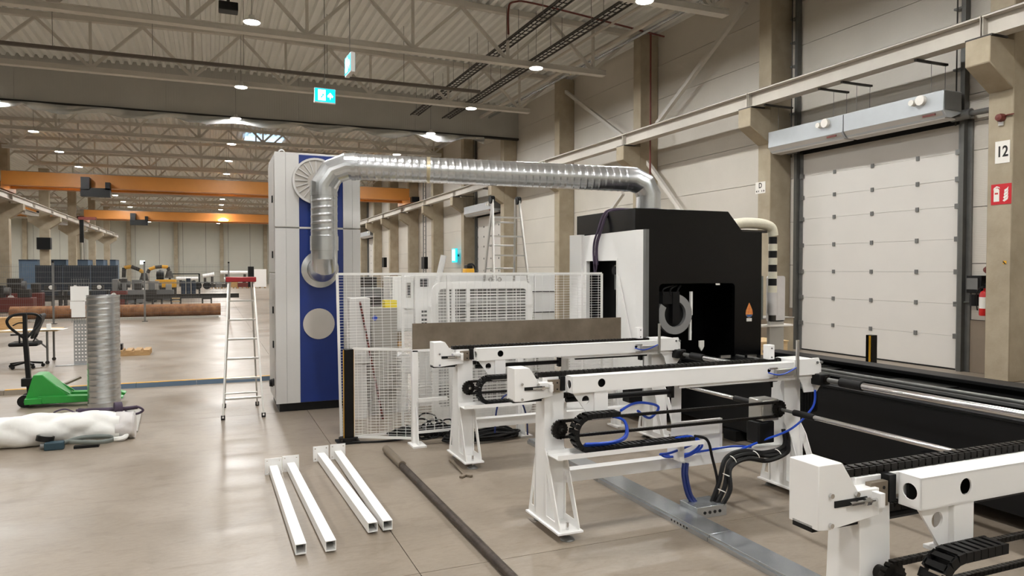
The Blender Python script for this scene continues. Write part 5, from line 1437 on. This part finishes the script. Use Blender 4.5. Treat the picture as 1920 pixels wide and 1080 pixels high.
for k,(px_,w_,h_,m_) in enumerate(((398,.7,.5,'dark_steel'),(410,.7,.6,'mid_grey'),(422,.7,.5,'dark_steel'),(438,.9,.9,'wood'),(455,1.1,.6,'brown_red'),(471,.6,2.4,'black_paint'),(488,1.3,2.1,'white_paint'))):
    p = at_y(px_,535,84); o = thing('stock_pile','stock pile far away along the far wall, %s from the left' % ORD[k],'stock',(p.x,84,0))
    MB().box(p.x-w_/2,p.x+w_/2,84,85,.12,h_).build('load',m_,o,.02)
    for s in (-1,0,1): MB().box(p.x+s*w_*.4-.06,p.x+s*w_*.4+.06,84,85,0,.12).build('bearer','wood',o)
# clutter along the right wall behind the fence (seen through the mesh)
for k,(px_,y,w_,h_,m_) in enumerate(((690,22,1.4,1.2,'dark_steel'),(705,27,1.6,1.35,'mid_grey'),(722,18.5,1.0,.9,'raw_steel'),(815,30,2.0,1.9,'grey_box'),(690,35,1.5,1.7,'dark_steel'))):
    p = at_y(px_,535,y); o = thing('stock_pile','stock seen through the tall fence beyond the ramp strip, %s counted' % ORD[k],'stock',(p.x,y,0))
    MB().box(p.x-w_/2,p.x+w_/2,y,y+.8,.14,h_*.5).build('load',m_,o,.02); MB().box(p.x-w_*.4,p.x+w_*.3,y+.05,y+.7,h_*.5,h_).build('load',m_,o,.02)
    for s in (-1,0,1): MB().box(p.x+s*w_*.4-.06,p.x+s*w_*.4+.06,y,y+.8,0,.14).build('bearer','wood',o)

# ------------------------------------------------------------------ right behind the black cabin
o = thing('wrapped_hose','black hose with white wrapping hanging from a padded arm behind the cabin','hose',(8.3,9.0,1.4))
MB().tube(smooth([(7.55,9.0,2.74),(7.8,9.0,2.77),(8.15,9.0,2.76),(8.32,9.0,2.70),(8.36,9.0,2.58)],6),.085,14).build('padded_arm','insulation',o)
for k in range(8):
    z = 2.56-.112*k; MB().cyl((8.36,9.0,z),(8.36,9.0,z-.112),.072 if k%2 else .066,14).build('hose_band','insulation' if k%2 else 'black_rubber',o)
MB().cyl((8.36,9.0,1.664),(8.36,9.0,1.30),.080,14).build('wrapped_end','clear_film',o)
MB().box(7.14,8.2,8.95,9.05,2.62,2.66).build('support_arm','dark_steel',o)
MB().cyl((8.36,9.0,1.30),(8.36,9.0,1.20),.06,12).build('hose_tip','dark_steel',o)
o = thing('plastic_wrapped_board','grey board wrapped in plastic standing right of the hanging hose','board',(8.5,9.15,0))
MB().plate(rrect(8.40,8.74,1.18,1.93,.04),'y',9.12,9.18).build('panel_board','clear_film',o); MB().box(8.42,8.72,9.12,9.18,0,1.20).build('stand','grey_box',o)
MB().plate([(8.02,1.93),(8.28,1.93),(8.28,1.22),(8.12,1.22)],'y',9.12,9.18).build('panel_board','strap_grey',o)
MB().box(8.02,8.9,9.1,9.3,1.10,1.13).build('shelf_edge','sign_white',o); MB().box(8.1,8.18,9.14,9.2,0,1.22).build('stand','grey_box',o)
for k,(x0,x1,m_,lab) in enumerate(((10.7,11.1,'plinth','brownish grey box behind the cabin, the left one of two'),(11.12,11.75,'concrete','brownish grey box behind the cabin, the right one of two'))):
    o = thing('grey_crate',lab,'box',((x0+x1)/2,12,0))
    MB().box(x0,x1,12,12.6,.06,.98).build('box_body',m_,o,.01); MB().box(x0-.01,x1+.01,11.99,12.61,.98,1.0).build('lid','grey_box',o)
    for x in (x0+.05,x1-.12): MB().box(x,x+.08,12,12.6,0,.06).build('bearer','wood',o)
o = thing('wooden_crate','pale plywood crate on the floor between cabin and door','crate',(10.1,11.2,0))
for a,b in ((9.65,9.98),(9.985,10.3),(10.305,10.62)): MB().box(a,b,11.0,11.02,.06,.60).build('side_board','pale_wood',o)
MB().box(9.65,10.62,11.02,11.7,.06,.60).build('crate_body','pale_wood',o); MB().box(9.63,10.64,10.98,11.7,.60,.62).build('lid','pale_wood',o)
for x in (9.7,10.1,10.5): MB().box(x,x+.08,11.0,11.7,0,.06).build('bearer','wood',o)
# tool case in the bed
p = at_floor(1815,845,.74)
o = thing('tool_tray','dark tool tray with orange grips lying in the machine bed','tool tray',(6.05,3.2,.73))
q = at_x(1815,845,6.0)
MB().box(5.9,6.5,q.y-.18,q.y+.22,q.z-.05,q.z+.03).build('tray','black_paint',o,.01)
for k in range(2): MB().cyl((5.94+.14*k,q.y-.12,q.z+.05),(6.04+.14*k,q.y-.12,q.z+.05),.03,10).build('orange_grip','sticker_orange',o)
MB().box(5.90,5.99,q.y-.05,q.y+.2,q.z+.03,q.z+.07).build('grip_block','mid_grey',o)
MB().box(5.9,6.5,q.y-.16,q.y+.20,.55,q.z-.05).build('tray_stand','black_paint',o)
